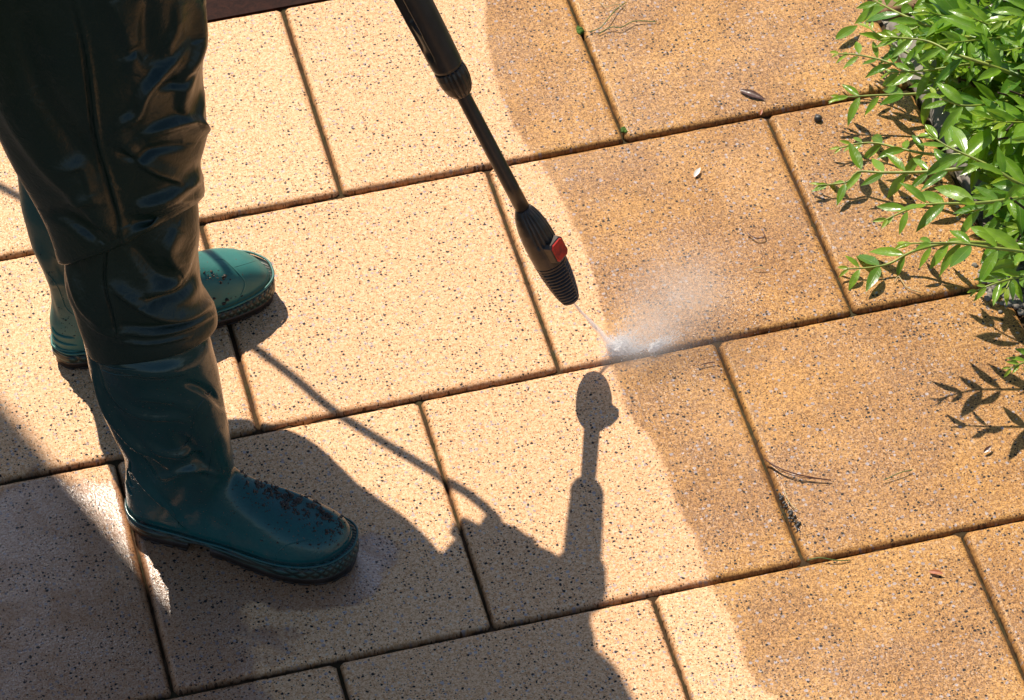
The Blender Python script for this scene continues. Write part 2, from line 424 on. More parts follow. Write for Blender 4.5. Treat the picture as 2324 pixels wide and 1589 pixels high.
stone_block('kerb_stone', 'flat grey concrete kerb stone under the shrub beside the tan slabs', 'kerb stone', XE + .008, XE + .17, -.62, -.26, .002, M['kerb'], 1)
stone_block('edging_stone', 'reddish mossy stone at the top edge beside the tan slabs', 'stone', XE + .006, XE + .14, -.245, .12, .001, M['mossred'], 5)
# dark plank: a low dark brown strip beyond the end of the slabs
mb = MB()
mb.rings([[(-1.9, .006, z), (-.02 + 1.2, .004, z), (1.18, .16, z), (-1.9, .16, z)] for z in (-.045, -.004)])
tag(mb.build('border', M['border'], None, False), 'dark brown wet plank along the top edge of the slabs', 'border')
# ------------------------------------------------------------------ rubber boots
OUT = [(0, 0), (.006, -.016), (.018, -.028), (.04, -.036), (.09, -.037), (.14, -.039), (.19, -.048), (.23, -.052), (.265, -.048), (.292, -.034), (.308, -.010), (.310, .008),
       (.303, .028), (.28, .041), (.24, .045), (.20, .040), (.15, .031), (.10, .030), (.05, .034), (.018, .027), (.006, .016)]
OUTC = catmull(OUT + [OUT[0]], 161)[:-1]
def ylim(x):
    lo = [p for p in OUTC if True]
    A = OUTC; ys = []
    for i in range(len(A)):
        a, b = A[i], A[(i + 1) % len(A)]
        if (a[0] - x) * (b[0] - x) <= 0 and a[0] != b[0]:
            ys.append(a[1] + (b[1] - a[1]) * (x - a[0]) / (b[0] - a[0]))
    return (min(ys), max(ys)) if len(ys) > 1 else (0, 0)
HT = [(0, .075), (.03, .12), (.10, .156), (.125, .155), (.142, .142), (.16, .124), (.18, .108), (.20, .098), (.225, .090), (.25, .083), (.275, .074), (.292, .062), (.302, .050), (.308, .038)]
SH = [(.02, .052, .052, .034), (.045, .058, .058, .035), (.07, .066, .066, .038), (.10, .077, .072, .042), (.13, .080, .074, .046), (.17, .074, .078, .051), (.21, .069, .083, .056), (.28, .062, .084, .062), (.345, .058, .082, .063), (.36, .058, .075, .060), (.37, .058, .072, .058), (.385, .058, .074, .058), (.43, .058, .07, .055)]
class Boot:
    def __init__(s, heel, ang, side, lean=(0, 0), scale=1.0, top=.43):
        s.top = top
        s.h = Vector(heel); s.c, s.s_ = math.cos(ang), math.sin(ang); s.side = side; s.lean = lean; s.k = scale
    def w(s, x, y, z):
        y *= s.side; x *= s.k; y *= s.k
        lx = x + s.lean[0] * max(z - .08, 0); ly = y + s.lean[1] * max(z - .08, 0)
        return Vector((s.h.x + s.c * lx - s.s_ * ly, s.h.y + s.s_ * lx + s.c * ly, z))
def remesh(mb, vox, smooth_it, name):
    o = mb.build('tmp', None)
    bm = bmesh.new(); bm.from_mesh(o.data); bmesh.ops.recalc_face_normals(bm, faces=bm.faces); bm.to_mesh(o.data); bm.free()
    r = o.modifiers.new('r', 'REMESH'); r.mode = 'VOXEL'; r.voxel_size = vox; r.use_smooth_shade = True
    s_ = o.modifiers.new('s', 'SMOOTH'); s_.factor = .5; s_.iterations = smooth_it
    dg = bpy.context.evaluated_depsgraph_get(); me = bpy.data.meshes.new_from_object(o.evaluated_get(dg))
    bpy.data.objects.remove(o); me.name = name; return me
def sculpt(me, folds, noise_amp=0, nsc=20, wk=1.0, aniso=(1, 1, 1)):
    """push vertices along their normals under crease lines traced on the visible side"""
    n = len(me.vertices); co_ = np.empty(n * 3); me.vertices.foreach_get('co', co_); co_ = co_.reshape(-1, 3)
    no = np.empty(n * 3); me.vertices.foreach_get('normal', no); no = no.reshape(-1, 3)
    v = co_ - np.array(CAM); zf = -(v @ np.array(BK))
    px = 1162 + FP * (v @ np.array(RT)) / zf; py = 794.5 - FP * (v @ np.array(UP)) / zf
    face = np.clip(-(no * v).sum(1) / np.linalg.norm(v, axis=1) * 3 + .25, 0, 1)
    disp = np.zeros(n)
    for pts, wd, amp in folds:
        P = catmull(pts, max(8, len(pts) * 6)); best = np.full(n, 1e9); bt = np.zeros(n); sgn = np.zeros(n)
        for i in range(len(P) - 1):
            a, b = P[i], P[i + 1]; ab = b - a; L = (ab @ ab) + 1e-9
            t = np.clip(((px - a[0]) * ab[0] + (py - a[1]) * ab[1]) / L, 0, 1)
            dx = px - (a[0] + t * ab[0]); dy = py - (a[1] + t * ab[1]); d = np.hypot(dx, dy)
            k = d < best; best[k] = d[k]; bt[k] = ((i + t) / (len(P) - 1))[k]; sgn[k] = np.sign(dx * ab[1] - dy * ab[0])[k]
        taper = np.sin(np.clip(bt, 0.0, 1) * math.pi * .9 + .16) ** .7
        ww = np.where(sgn > 0, wd * wk, wd * wk * .5)
        disp += amp * taper * np.exp(-(best / ww) ** 2)
    disp *= face
    if noise_amp:
        for i in range(n):
            p = co_[i]; q = Vector((p[0] * aniso[0], p[1] * aniso[1], p[2] * aniso[2]))
            disp[i] += noise_amp * (noise.noise(q * nsc) + .5 * noise.noise(q * nsc * 2.3))
    co_ += no * disp[:, None]
    me.vertices.foreach_set('co', co_.ravel()); me.update()
def bvh(o):
    me = o.data; return BVHTree.FromPolygons([v.co for v in me.vertices], [p.vertices for p in me.polygons])
def hit(bv, x, y):
    r = bv.ray_cast(CAM, raydir(x, y)); return (r[0], r[1]) if r[0] else (None, None)
def ridge(bv, pts, r, lift, name, mat, parent, n=40):
    out = []
    for p in catmull(pts, n):
        h, no = hit(bv, p[0], p[1])
        if h:
            if no.dot(raydir(p[0], p[1])) > 0: no = -no
            if not out or (h - out[-1]).length < .03: out.append(h + no * lift)
    if len(out) > 2:
        for _ in range(2): out = [out[0]] + [(out[i - 1] + out[i] * 2 + out[i + 1]) / 4 for i in range(1, len(out) - 1)] + [out[-1]]
        mb = MB(); rr = [r * min(1, .2 + 4 * min(i, len(out) - 1 - i) / len(out)) for i in range(len(out))]
        mb.tube(out, rr, 8); return mb
    return None
def join_in(o, mbs):
    bm = bmesh.new(); bm.from_mesh(o.data)
    for mb in mbs:
        if not mb: continue
        vs = [bm.verts.new(v) for v in mb.v]
        for f in mb.f:
            nf = bm.faces.new([vs[i] for i in f]); nf.smooth = True
    bm.to_mesh(o.data); bm.free(); o.data.update()
def build_boot(B, parent, folds, ridges, label, shaftmat, toe_curve=True):
    # upper: foot sections + shaft rings fused by a voxel remesh
    mb = MB(); secs = []
    for i in range(46):
        x = .003 + .3045 * i / 45; lo, hi = ylim(x); lo += .002; hi -= .002
        if hi - lo < .006: lo, hi = (lo + hi) / 2 - .003, (lo + hi) / 2 + .003
        H = interp(x, HT); c = (lo + hi) / 2; hw = (hi - lo) / 2; z0 = .018; r = []
        pk = c + .006 * (x > .12)
        for j in range(28):
            a = math.pi * j / 27; ca, sa = math.cos(a), math.sin(a)
            yy = c + hw * math.copysign(abs(ca) ** .72, ca)
            yy += (pk - c) * sa
            fw = 1 - .45 * max(0, (H - .085) / .06) * sa ** 3 if x > .10 else 1
            yy = pk + (yy - pk) * fw
            r.append(B.w(x, yy, z0 + (H - z0) * sa ** .82))
        secs.append(r)
    mb.rings(secs)
    zs = np.linspace(.02, B.top, 50); rs = []
    for z in zs:
        xc, a, b = [interp(z, SH, k) for k in (1, 2, 3)]
        rs.append([B.w(xc + a * math.cos(t), b * math.sin(t), z) for t in np.linspace(0, 2 * math.pi, 49)[:-1]])
    mb.rings(rs)
    me = remesh(mb, .0029, 26, 'boot_upper')
    sculpt(me, folds, .0016, 12)
    up = link('upper', me, shaftmat, parent)
    bv = bvh(up)
    join_in(up, [ridge(bv, p, r, l, '', None, None) for p, r, l in ridges])
    # hem lip at the top of the shaft
    # rand: knurled band round the foot
    def band(z0, z1, off, extra=None):
        rr = []
        for z, o_ in ((z0, off - .002), (z0 + .001, off), (z1 - .001, off), (z1, off - .003)):
            ring = []
            for i, p in enumerate(OUTC):
                q0, q1 = OUTC[i - 1], OUTC[(i + 1) % len(OUTC)]; tx, ty = q1[0] - q0[0], q1[1] - q0[1]; L = math.hypot(tx, ty)
                zz = z
                if z > z0 + .002: zz = z + .010 * max(0, (p[0] - .2) / .11) ** 1.3 - .004 * math.exp(-((p[0] - .12) / .05) ** 2)
                else: zz = z + .006 * math.exp(-((p[0] - .118) / .028) ** 2)
                ring.append(B.w(p[0] - ty / L * -o_, p[1] + tx / L * -o_, zz))
            rr.append(ring)
        m_ = MB(); m_.rings(rr); return m_
    so_ = band(.0165, .030, .0030).build('sole_rand', M['rand'], parent)
    # fine welt line above the rand
    mw = MB(); welt = []
    for i, p in enumerate(OUTC):
        q0, q1 = OUTC[i - 1], OUTC[(i + 1) % len(OUTC)]; tx, ty = q1[0] - q0[0], q1[1] - q0[1]; L = math.hypot(tx, ty)
        zz = .0335 + .010 * max(0, (p[0] - .2) / .11) ** 1.3 - .004 * math.exp(-((p[0] - .12) / .05) ** 2)
        welt.append(B.w(p[0] + ty / L * .0022, p[1] - tx / L * .0022, zz))
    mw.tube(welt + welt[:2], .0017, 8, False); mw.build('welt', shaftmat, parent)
    # outsole: heel block and lugged front
    ms = MB(); N = len(OUTC)
    def outsole(x0, x1, zb, zt):
        x0 = max(x0, .0012); x1 = min(x1, .3085); xs_ = np.linspace(x0, x1, max(4, int((x1 - x0) / .004)))
        lo = [(x, ylim(x)[0] + .001) for x in xs_]; hi = [(x, ylim(x)[1] - .001) for x in xs_[::-1]]
        ring = lo + hi; ms.rings([[B.w(x, y, z) for x, y in ring] for z in (zb, zt)])
    outsole(-1, .094, .0035, .0155); outsole(.125, 1, .0030, .0155)
    for i in range(5): outsole(-1 if i == 0 else .004 + i * .019, .016 + i * .019, .0, .0037)
    for i in range(9): outsole(.128 + i * .0205, .142 + i * .0205 if i < 8 else 1, .0003, .0032)
    ms.build('outsole', M['sole'], parent)
    return up, bv
def mud(bv, poly, count, rmin, rmax, name, parent, seed, mat=None):
    rd = random.Random(seed); mb = MB(); k = 0; tries = 0
    P = catmull([p[:2] for p in poly], 40); W_ = np.interp(np.linspace(0, 1, 40), np.linspace(0, 1, len(poly)), [p[2] for p in poly])
    while k < count and tries < count * 20:
        tries += 1; i = rd.randrange(40)
        x = P[i][0] + rd.gauss(0, 1) * W_[i] + rd.uniform(-8, 8); y = P[i][1] + rd.gauss(0, 1) * W_[i] * .7
        if noise.noise(Vector((x * .05, y * .05, seed))) < -.12: continue
        h, no = hit(bv, x, y)
        if not h: continue
        r = rmin + (rmax - rmin) * rd.random() ** 3
        mb.ball(h, r, rd.uniform(.7, 1.7), rd.uniform(.6, 1.2), .6, .45, rd.random() * 50); k += 1
    o = mb.build(name, mat or M['mud'], parent); o['kind'] = 'stuff'; return o
PERSON = empty('person', (-.36, -.77, 0), 'person in green rubber boots and dark waterproof trousers holding the pressure washer lance', 'person')
# front (right) boot
fb = empty('rubber_boot', (0, 0, 0), None, None); fb.parent = PERSON; fb.matrix_parent_inverse = PERSON.matrix_basis.inverted()
hF = at(296, 1172, 0); BF = Boot((hF.x, hF.y, 0), R_(-31.5), 1, (-.01, .0), .965)
foldsF = [([(212, 850), (250, 935), (300, 1000), (350, 1030), (380, 1060)], 10, .011), ([(236, 880), (290, 930), (340, 948), (400, 950), (430, 962)], 9, .005),
          ([(296, 1060), (335, 1105), (395, 1165), (420, 1195)], 8, .007), ([(310, 905), (380, 910), (440, 930)], 14, .003),
          ([(250, 960), (310, 1045), (350, 1090)], 13, -.009), ([(400, 985), (450, 1045), (480, 1090)], 22, -.008),
          ([(540, 1050), (590, 1090), (680, 1130), (770, 1180)], 12, .004), ([(240, 825), (330, 845), (420, 840)], 22, .007),
          ([(370, 1085), (430, 1065), (490, 1080)], 9, .008), ([(330, 1000), (380, 1030), (450, 1030)], 9, .006), ([(420, 870), (470, 890), (505, 925)], 11, -.006),
          ([(205, 800), (225, 870), (262, 930)], 8, -.006)]
ridgesF = [([(352, 1018), (385, 1022), (420, 1012), (436, 985), (440, 950), (456, 915), (485, 885), (512, 868)], .0011, -.0003),
           ([(470, 1085), (480, 1040), (486, 990), (505, 962), (528, 945)], .0010, -.0003),
           ([(294, 1046), (296, 1070), (304, 1086), (312, 1088)], .0023, .0), ([(290, 1062), (292, 1088), (300, 1104), (308, 1106)], .0023, .0),
           ([(288, 1088), (290, 1106), (296, 1120), (302, 1124)], .0022, .0),
           ([(627, 1290), (626, 1265), (645, 1240), (690, 1228), (740, 1222)], .0009, -.0003), ([(330, 1064), (360, 1110), (402, 1180), (410, 1240)], .0008, -.0003),
           ([(214, 822), (260, 836), (310, 838)], .0012, 0), ([(222, 836), (262, 850), (305, 852)], .0012, 0)]
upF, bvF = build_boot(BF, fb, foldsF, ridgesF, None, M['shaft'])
mud(bvF, [(552, 1062, 5), (580, 1095, 8), (625, 1115, 12), (675, 1140, 15), (725, 1165, 15), (775, 1205, 10)], 620, .0004, .0026, 'mud', fb, 3)
mud(bvF, [(560, 1100, 14), (640, 1160, 26), (700, 1200, 30), (760, 1230, 16)], 160, .0004, .0018, 'mud', fb, 31)
mud(bvF, [(400, 900, 60), (480, 1050, 50), (560, 1150, 50), (650, 1220, 40)], 110, .0004, .0011, 'mud_specks', fb, 9)
mud(bvF, [(316, 1185, 4), (345, 1200, 5), (380, 1215, 5)], 26, .001, .004, 'mud', fb, 5)
# rear (left) boot
rb = empty('rubber_boot', (0, 0, 0), None, None); rb.parent = PERSON; rb.matrix_parent_inverse = PERSON.matrix_basis.inverted()
hR = at(128, 822, 0); BR = Boot((hR.x, hR.y, 0), R_(12), -1, (.04, .0), .985, .368)
foldsR = [([(125, 590), (150, 640), (190, 690)], 12, -.004), ([(80, 560), (120, 640), (140, 720)], 14, .004), ([(120, 640), (160, 650), (200, 690)], 10, .003)]
ridgesR = [([(478, 590), (505, 588), (520, 600), (545, 625), (556, 644), (548, 668), (538, 688), (540, 706)], .0013, -.0003),
           ([(525, 608), (560, 598), (585, 590)], .0006, -.0002),
           ([(118, 740), (125, 755), (145, 765), (170, 768)], .0024, 0), ([(118, 756), (128, 772), (150, 782), (175, 784)], .0024, 0),
           ([(122, 776), (134, 790), (158, 797), (180, 797)], .0022, 0), ([(100, 610), (130, 650), (150, 700), (180, 722)], .001, 0)]
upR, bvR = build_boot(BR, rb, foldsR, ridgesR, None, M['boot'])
mud(bvR, [(470, 620, 10), (505, 632, 8), (520, 622, 8)], 46, .0005, .0022, 'mud', rb, 14)
mud(bvR, [(470, 700, 16), (510, 680, 16), (540, 670, 12)], 14, .0006, .003, 'mud', rb, 21)
mud(bvR, [(120, 560, 22), (110, 650, 20), (170, 760, 20)], 60, .0004, .0011, 'mud_specks', rb, 22)
# ------------------------------------------------------------------ trousers
def loft_levels(levels, nlev, nth, zoff=0):
    """levels: (y, xl, xr, z, depth ratio, tilt) -> dense rings; a ring lies level at height z, its visible edges at xl, xr"""
    A = np.array(levels, float); d = np.r_[0, np.cumsum(np.hypot(np.diff(A[:, 0]), np.diff(A[:, 3]) * 900) + 4)]
    B_ = catmull(np.c_[A], 3) if False else None
    out = []
    tt = np.linspace(0, d[-1], nlev)
    for t in tt:
        i = min(max(np.searchsorted(d, t) - 1, 0), len(A) - 2); u = (t - d[i]) / (d[i + 1] - d[i])
        p0, p1, p2, p3 = A[max(i - 1, 0)], A[i], A[i + 1], A[min(i + 2, len(A) - 1)]
        q = 0.5 * ((2 * p1) + (-p0 + p2) * u + (2 * p0 - 5 * p1 + 4 * p2 - p3) * u * u + (-p0 + 3 * p1 - 3 * p2 + p3) * u ** 3)
        y, xl, xr, z, dr, tilt = q; tb = tilt + .12
        yt = float(np.interp(y, [-420, 0, 500, 760], [-.85, -.885, -.912, -.926])); xm = (xl + xr) / 2     # keep the leg over its boot
        ya_, yb_ = at(xm, y, 0).y, at(xm, y, 1).y; z = (yt - ya_) / (yb_ - ya_)
        L, Rr = at(xl, y, z), at(xr, y, z); c = (L + Rr) / 2; a = (Rr - L) / 2
        n_ = Vector((-a.y, a.x, 0)).normalized(); b = n_ * a.length * dr
        ring = []
        for k in range(nth):
            th = 2 * math.pi * k / nth; ct, st = math.cos(th), math.sin(th)
            e = .88
            cx = math.copysign(abs(ct) ** e, ct); sx = math.copysign(abs(st) ** e, st)
            p = c + a * cx + b * sx; p.z = z + tilt * cx * a.length - tb * sx * a.length * dr
            ring.append(p)
        out.append(ring)
    return out
tr_me = []
up_lv = [(-230, -80, 500, .98, .85, 0), (-120, -96, 484, .88, .82, 0), (0, -92, 468, .80, .80, 0), (100, -74, 466, .73, .80, .02), (190, -40, 462, .665, .8, .05),
         (275, 2, 470, .61, .8, .10), (345, 42, 474, .56, .82, .18), (400, 74, 464, .525, .84, .26), (445, 98, 460, .495, .86, .36), (485, 114, 468, .463, .90, .46), (512, 122, 470, .443, .92, .55),
         (522, 130, 462, .440, .86, .56), (512, 156, 440, .455, .70, .5), (495, 170, 436, .475, .62, .4)]
lo_lv = [(470, 160, 446, .49, .86, .3), (515, 152, 454, .455, .88, .25), (570, 148, 456, .425, .88, .15), (625, 150, 456, .400, .90, .12), (675, 164, 460, .372, .90, .12), (715, 178, 477, .350, .90, .16), (742, 190, 490, .335, .92, .22),
         (760, 198, 493, .324, .92, .25), (763, 206, 486, .322, .86, .25), (745, 212, 480, .335, .82, .2)]
foldsT = [
    ([(424, 102), (386, 140), (353, 173), (326, 204), (306, 251), (275, 275), (255, 306)], 13, .011),
    ([(452, 10), (444, 98), (418, 169), (410, 236), (424, 262)], 13, .012),
    ([(471, 306), (432, 271), (373, 283), (322, 306)], 12, .011), ([(471, 377), (432, 409), (377, 440), (306, 467)], 13, .012),
    ([(5, 243), (90, 354), (173, 432), (251, 511)], 24, .012), ([(30, 30), (79, 196), (139, 290), (200, 370), (235, 400)], 26, -.012),
    ([(138, 372), (165, 374), (189, 378), (206, 424)], 9, .006), ([(150, 452), (200, 440), (230, 450)], 9, .005),
    ([(200, 470), (240, 500), (262, 540)], 14, .007), ([(300, 510), (390, 500), (440, 478)], 10, -.009),
    ([(250, 0), (290, 90), (300, 170)], 20, .006), ([(340, 0), (330, 80), (350, 150)], 20, -.008), ([(400, 0), (396, 60), (372, 120)], 12, .006),
    ([(280, 330), (340, 380), (420, 412)], 12, .008), ([(262, 345), (300, 362), (350, 345), (420, 330)], 10, -.007),
    ([(466, 200), (448, 270), (470, 300)], 8, .006), ([(280, 130), (310, 115), (330, 140)], 10, -.006),
    ([(310, 480), (370, 462), (440, 452)], 12, .006), ([(110, 480), (160, 500), (220, 540)], 12, -.008), ([(360, 200), (400, 192), (430, 160)], 9, -.007),
    ([(160, 0), (185, 100), (200, 200), (216, 330), (246, 430), (266, 500), (270, 560)], 4.0, -.0055), ([(170, 0), (195, 100), (210, 200), (226, 330), (256, 430), (276, 500), (280, 560)], 5, .0040)]
foldsL = [([(264, 657), (328, 698), (381, 716), (439, 712), (476, 692)], 11, .012), ([(331, 686), (410, 669), (448, 628), (462, 560)], 11, -.010), ([(330, 670), (380, 656), (415, 640)], 9, .007),
          ([(150, 570), (160, 620), (190, 700), (240, 745)], 10, .006), ([(238, 565), (236, 640), (250, 700), (266, 770)], 4, -.004), ([(246, 565), (244, 640), (258, 700), (274, 770)], 6, .003),
          ([(300, 560), (350, 620), (400, 640)], 16, -.009), ([(400, 520), (380, 570), (402, 610)], 14, .008),
          ([(262, 752), (340, 760), (430, 742), (482, 715)], 5, .004), ([(270, 738), (340, 744), (430, 728), (478, 700)], 5, -.003), ([(200, 735), (240, 756), (280, 764)], 6, .004), ([(262, 775), (340, 782), (430, 764)], 4, .003)]
def part_mesh(levels, nlev, nth, folds, namp, nsc, aniso=(1, 1, .45)):
    mb = MB(); mb.rings(loft_levels(levels, nlev, nth), False, False)
    me = bpy.data.meshes.new('t'); me.from_pydata([tuple(v) for v in mb.v], [], mb.f); me.update()
    bm = bmesh.new(); bm.from_mesh(me); bmesh.ops.recalc_face_normals(bm, faces=bm.faces)
    bm.to_mesh(me); bm.free(); me.update()
    # outward check
    c = sum((v.co for v in me.vertices), Vector()) / len(me.vertices)
    s_ = sum((1 if me.vertices[i].normal.dot(me.vertices[i].co - Vector((c.x, c.y, me.vertices[i].co.z))) > 0 else -1) for i in range(0, len(me.vertices), 97))
    if s_ < 0: me.flip_normals()
    sculpt(me, folds, namp, nsc, wk=1.6, aniso=aniso); return me
tr_me.append(part_mesh(up_lv, 300, 420, foldsT, .0045, 9))
tr_me.append(part_mesh(lo_lv, 130, 380, foldsL, .003, 12, (1, 1, .8)))
# rear leg and hips: rings given in world space
def world_rings(tab, nlev, nth, namp, nsc, seed=0):
    A = catmull(tab, nlev); rs = []
    for cx, cy, z, a, b, ang in A:
        rs.append([Vector((cx + a * math.cos(t) * math.cos(ang) - b * math.sin(t) * math.sin(ang), cy + a * math.cos(t) * math.sin(ang) + b * math.sin(t) * math.cos(ang), z)) for t in np.linspace(0, 2 * math.pi, nth + 1)[:-1]])
    mb = MB(); mb.rings(rs, False, False)
    me = bpy.data.meshes.new('t'); me.from_pydata([tuple(v) for v in mb.v], [], mb.f); me.update()
    c = rs[len(rs) // 2]; cc = sum(c, Vector()) / len(c); v0 = me.vertices[(len(rs) // 2) * nth]
    if v0.normal.dot(v0.co - cc) < 0: me.flip_normals()
    sculpt(me, [], namp, nsc, aniso=(1, 1, .7)); return me
rk = at(200, 560, .37)
print('rear boot top', [BR.w(.05, 0, .37)[:]])
rt = BR.w(.055, 0, .36)
REAR = [(-.37, -.575, .352, .070, .06, .2), (-.36, -.57, .36, .09, .08, .2), (-.345, -.545, .40, .115, .10, .1), (-.335, -.53, .46, .135, .12, 0), (-.325, -.52, .57, .145, .13, 0), (-.31, -.53, .70, .165, .14, 0), (-.33, -.56, .84, .18, .15, 0), (-.38, -.62, .96, .18, .16, 0), (-.38, -.64, 1.05, .17, .15, 0)]
tr_me.append(world_rings(REAR, 120, 200, .008, 8))
HX, HY = -.38, -.76
HIPS = [(HX, HY, .975, .15, .20, -.2), (HX - .01, HY, 1.02, .175, .235, -.2), (HX - .02, HY, 1.08, .175, .235, -.2), (HX - .03, HY, 1.14, .16, .21, -.2), (HX - .02, HY, 1.2, .15, .20, -.2)]
tr_me.append(world_rings(HIPS, 60, 160, .006, 8))
bm = bmesh.new()
for me in tr_me: bm.from_mesh(me)
TR = bpy.data.meshes.new('trousers'); bm.to_mesh(TR); bm.free()
trousers = link('trousers', TR, M['cloth'], PERSON)
# ------------------------------------------------------------------ pressure washer lance
TIP = src(1352, 857, .082); JN = at(1054, 222, .397)
D = (JN - TIP).normalized(); SIDE = D.cross(Vector((0, 0, 1))).normalized()
# e1 points to the right in the picture, e2 towards the viewer
E1 = (RT - D * RT.dot(D)).normalized(); E2 = D.cross(E1)
if E2.dot(CAM - TIP) < 0: E2 = -E2
def ax(s): return TIP + D * s
LAN = empty('pressure_washer_lance', TIP, 'black pressure washer lance with ribbed nozzle and red slider spraying water', 'pressure washer')
def lring(s, r, n, f=None):
    return [ax(s) + (E1 * math.cos(t) + E2 * math.sin(t)) * (r * (f(t, s) if f else 1)) for t in np.linspace(0, 2 * math.pi, n + 1)[:-1]]
NZ = [(0, .0090), (.003, .0122), (.012, .0150), (.03, .0182), (.05, .0206), (.07, .0216)]
def ribs(s):
    ph = (s - .004) / .0054; fr = ph - math.floor(ph)
    return 0 if fr < .38 else -.0042
mb = MB(); rs = []
for s in np.arange(0, .0705, .00045):
    r = interp(s, NZ); g = ribs(s) if .004 < s < .067 else 0
    ring = []
    for t in np.linspace(0, 2 * math.pi, 97)[:-1]:
        gg = g
        for t0 in (.55, 2.25, 3.9, 5.3):
            if abs((t - t0 + math.pi) % (2 * math.pi) - math.pi) < .065: gg = g * .15 + .0006
        ring.append(ax(s) + (E1 * math.cos(t) + E2 * math.sin(t)) * (r + gg))
    rs.append(ring)
mb.rings(rs); mb.build('nozzle_cap', M['plastic2'], LAN)
BD = [(.0708, .0208), (.072, .0216), (.09, .0220), (.112, .0216), (.128, .0202), (.142, .0176), (.152, .0146), (.158, .0116), (.161, .0098)]
mb = MB(); rs = []
for s in np.arange(.0708, .1612, .0008):
    r = interp(s, BD); ring = []
    for t in np.linspace(0, 2 * math.pi, 145)[:-1]:
        q = 0
        tt = (t + math.pi) % (2 * math.pi) - math.pi                   # ribbed on the upper right flank
        if -1.5 < tt < 1.75 and s > .104:
            fr = (tt / .30) % 1.0; q = -.0030 * (1 if fr < .45 else 0) * min(1, (s - .104) / .005) * min(1, (.160 - s) / .01)
        ring.append(ax(s) + (E1 * math.cos(t) + E2 * math.sin(t)) * (r + q))
    rs.append(ring)
mb.rings(rs); mb.build('nozzle_body', M['plastic2'], LAN)
# red slider in its raised housing
nrm = (E1 * .80 + E2 * .60).normalized(); tan = D.cross(nrm).normalized()
def frame_box(c, hs, ht, depth, cut, top_in):
    P = [(-hs + cut, -ht), (hs - cut, -ht), (hs, -ht + cut), (hs, ht - cut), (hs - cut, ht), (-hs + cut, ht), (-hs, ht - cut), (-hs, -ht + cut)]
    r0 = [c + D * (a * 1.12) + tan * (b * 1.1) - nrm * depth for a, b in P]; r1 = [c + D * a + tan * b for a, b in P]; r2 = [c + D * (a * top_in) + tan * (b * top_in) + nrm * .0007 for a, b in P]
    return r0, r1, r2
c = ax(.0925) + nrm * .0272
mb = MB(); mb.rings(list(frame_box(c, .0148, .0130, .015, .004, .90))); hous = mb.build('slider_housing', M['plastic2'], LAN, False)
mb = MB(); mb.rings([[p + nrm * .0012 for p in frame_box(c, .0122, .0104, .001, .003, 1)[0]], [p + nrm * .0022 for p in frame_box(c, .0122, .0104, .0, .003, 1)[1]]])
mb.build('slider_button', M['red'], LAN, False)
mb = MB(); mb.rings([lring(s, r, 40) for s, r in ((.158, .0096), (.2, .0096), (.3, .0094), (.352, .0092), (.385, .0092))]); mb.build('lance_tube', M['plastic'], LAN)
BU = [(.350, .0100), (.353, .0138), (.360, .0175), (.372, .0200), (.384, .0206), (.392, .0196)]
mb = MB(); rs = []
for s in np.arange(.350, .3925, .0008):
    r = interp(s, BU); ring = []
    for t in np.linspace(0, 2 * math.pi, 145)[:-1]:
        tt = (t + math.pi) % (2 * math.pi) - math.pi; q = 0
        if -1.4 < tt < 1.9: q = -.0030 * (1 if (tt / .34) % 1 < .42 else 0) * min(1, max(0, (s - .353)) / .006)
        ring.append(ax(s) + (E1 * math.cos(t) + E2 * math.sin(t)) * (r + q))
    rs.append(ring)
mb.rings(rs); mb.build('collar', M['plastic2'], LAN)
mb = MB(); mb.rings([lring(s, r, 60) for s, r in ((.392, .0172), (.3935, .0172), (.395, .0172))]); mb.build('seal_ring', M['sole'], LAN)
# grip tube: round barrel with a long recess on its left flank
GR = [(.3945, .0178), (.3955, .0190), (.399, .0198), (.42, .0205), (.47, .0216), (.56, .0226), (.66, .023)]
EX = ax(.70)
mb = MB(); rs = []
for s in np.r_[np.arange(.3945, .40, .0006), np.arange(.40, .66, .002)]:
    r = interp(s, GR); ring = []
    for t in np.linspace(0, 2 * math.pi, 121)[:-1]:
        tt = t - 2.45; tt = (tt + math.pi) % (2 * math.pi) - math.pi; q = 0
        dep = .0052 * (1 / (1 + math.exp(-(s - .425 - .010 * tt) / .003)))
        dep2 = .010 * (1 / (1 + math.exp(-(s - .468 - .016 * tt) / .0012)))
        wnd = 1 / (1 + math.exp((abs(tt) - .52) / .035))
        q = -(dep + dep2) * wnd
        ring.append(ax(s) + (E1 * math.cos(t) + E2 * math.sin(t)) * (r + q))
    rs.append(ring)
mb.rings(rs); mb.build('grip_barrel', M['plastic'], LAN)
# gun body, handle and trigger above the frame
def lp(s, a, b): return ax(s) + E1 * a + DN * b
DN = (Vector((0, 0, -1)) - D * Vector((0, 0, -1)).dot(D)).normalized()
HE = src(1035, 1192, .60); HR = ax(.665)
mb = MB(); mb.rings([lring(s, r, 32) for s, r in ((.60, .0235), (.61, .029), (.66, .031), (.70, .029), (.72, .02), (.725, .012))]); mb.build('gun_body', M['plastic'], LAN)
mb = MB(); mb.tube([HR, HR.lerp(HE, .35) + Vector((0, 0, .012)), HR.lerp(HE, .7) + Vector((0, 0, .01)), HE], [.021, .019, .019, .017], 16); mb.build('pistol_handle', M['plastic'], LAN)
hd_ = (HE - HR).normalized(); tdn = (-D - hd_ * (-D).dot(hd_)).normalized()
mb = MB(); mb.tube([HR + hd_ * .02 + tdn * .03, HR + hd_ * .05 + tdn * .045, HR + hd_ * .09 + tdn * .04], .006, 10); mb.build('trigger', M['red'], LAN)
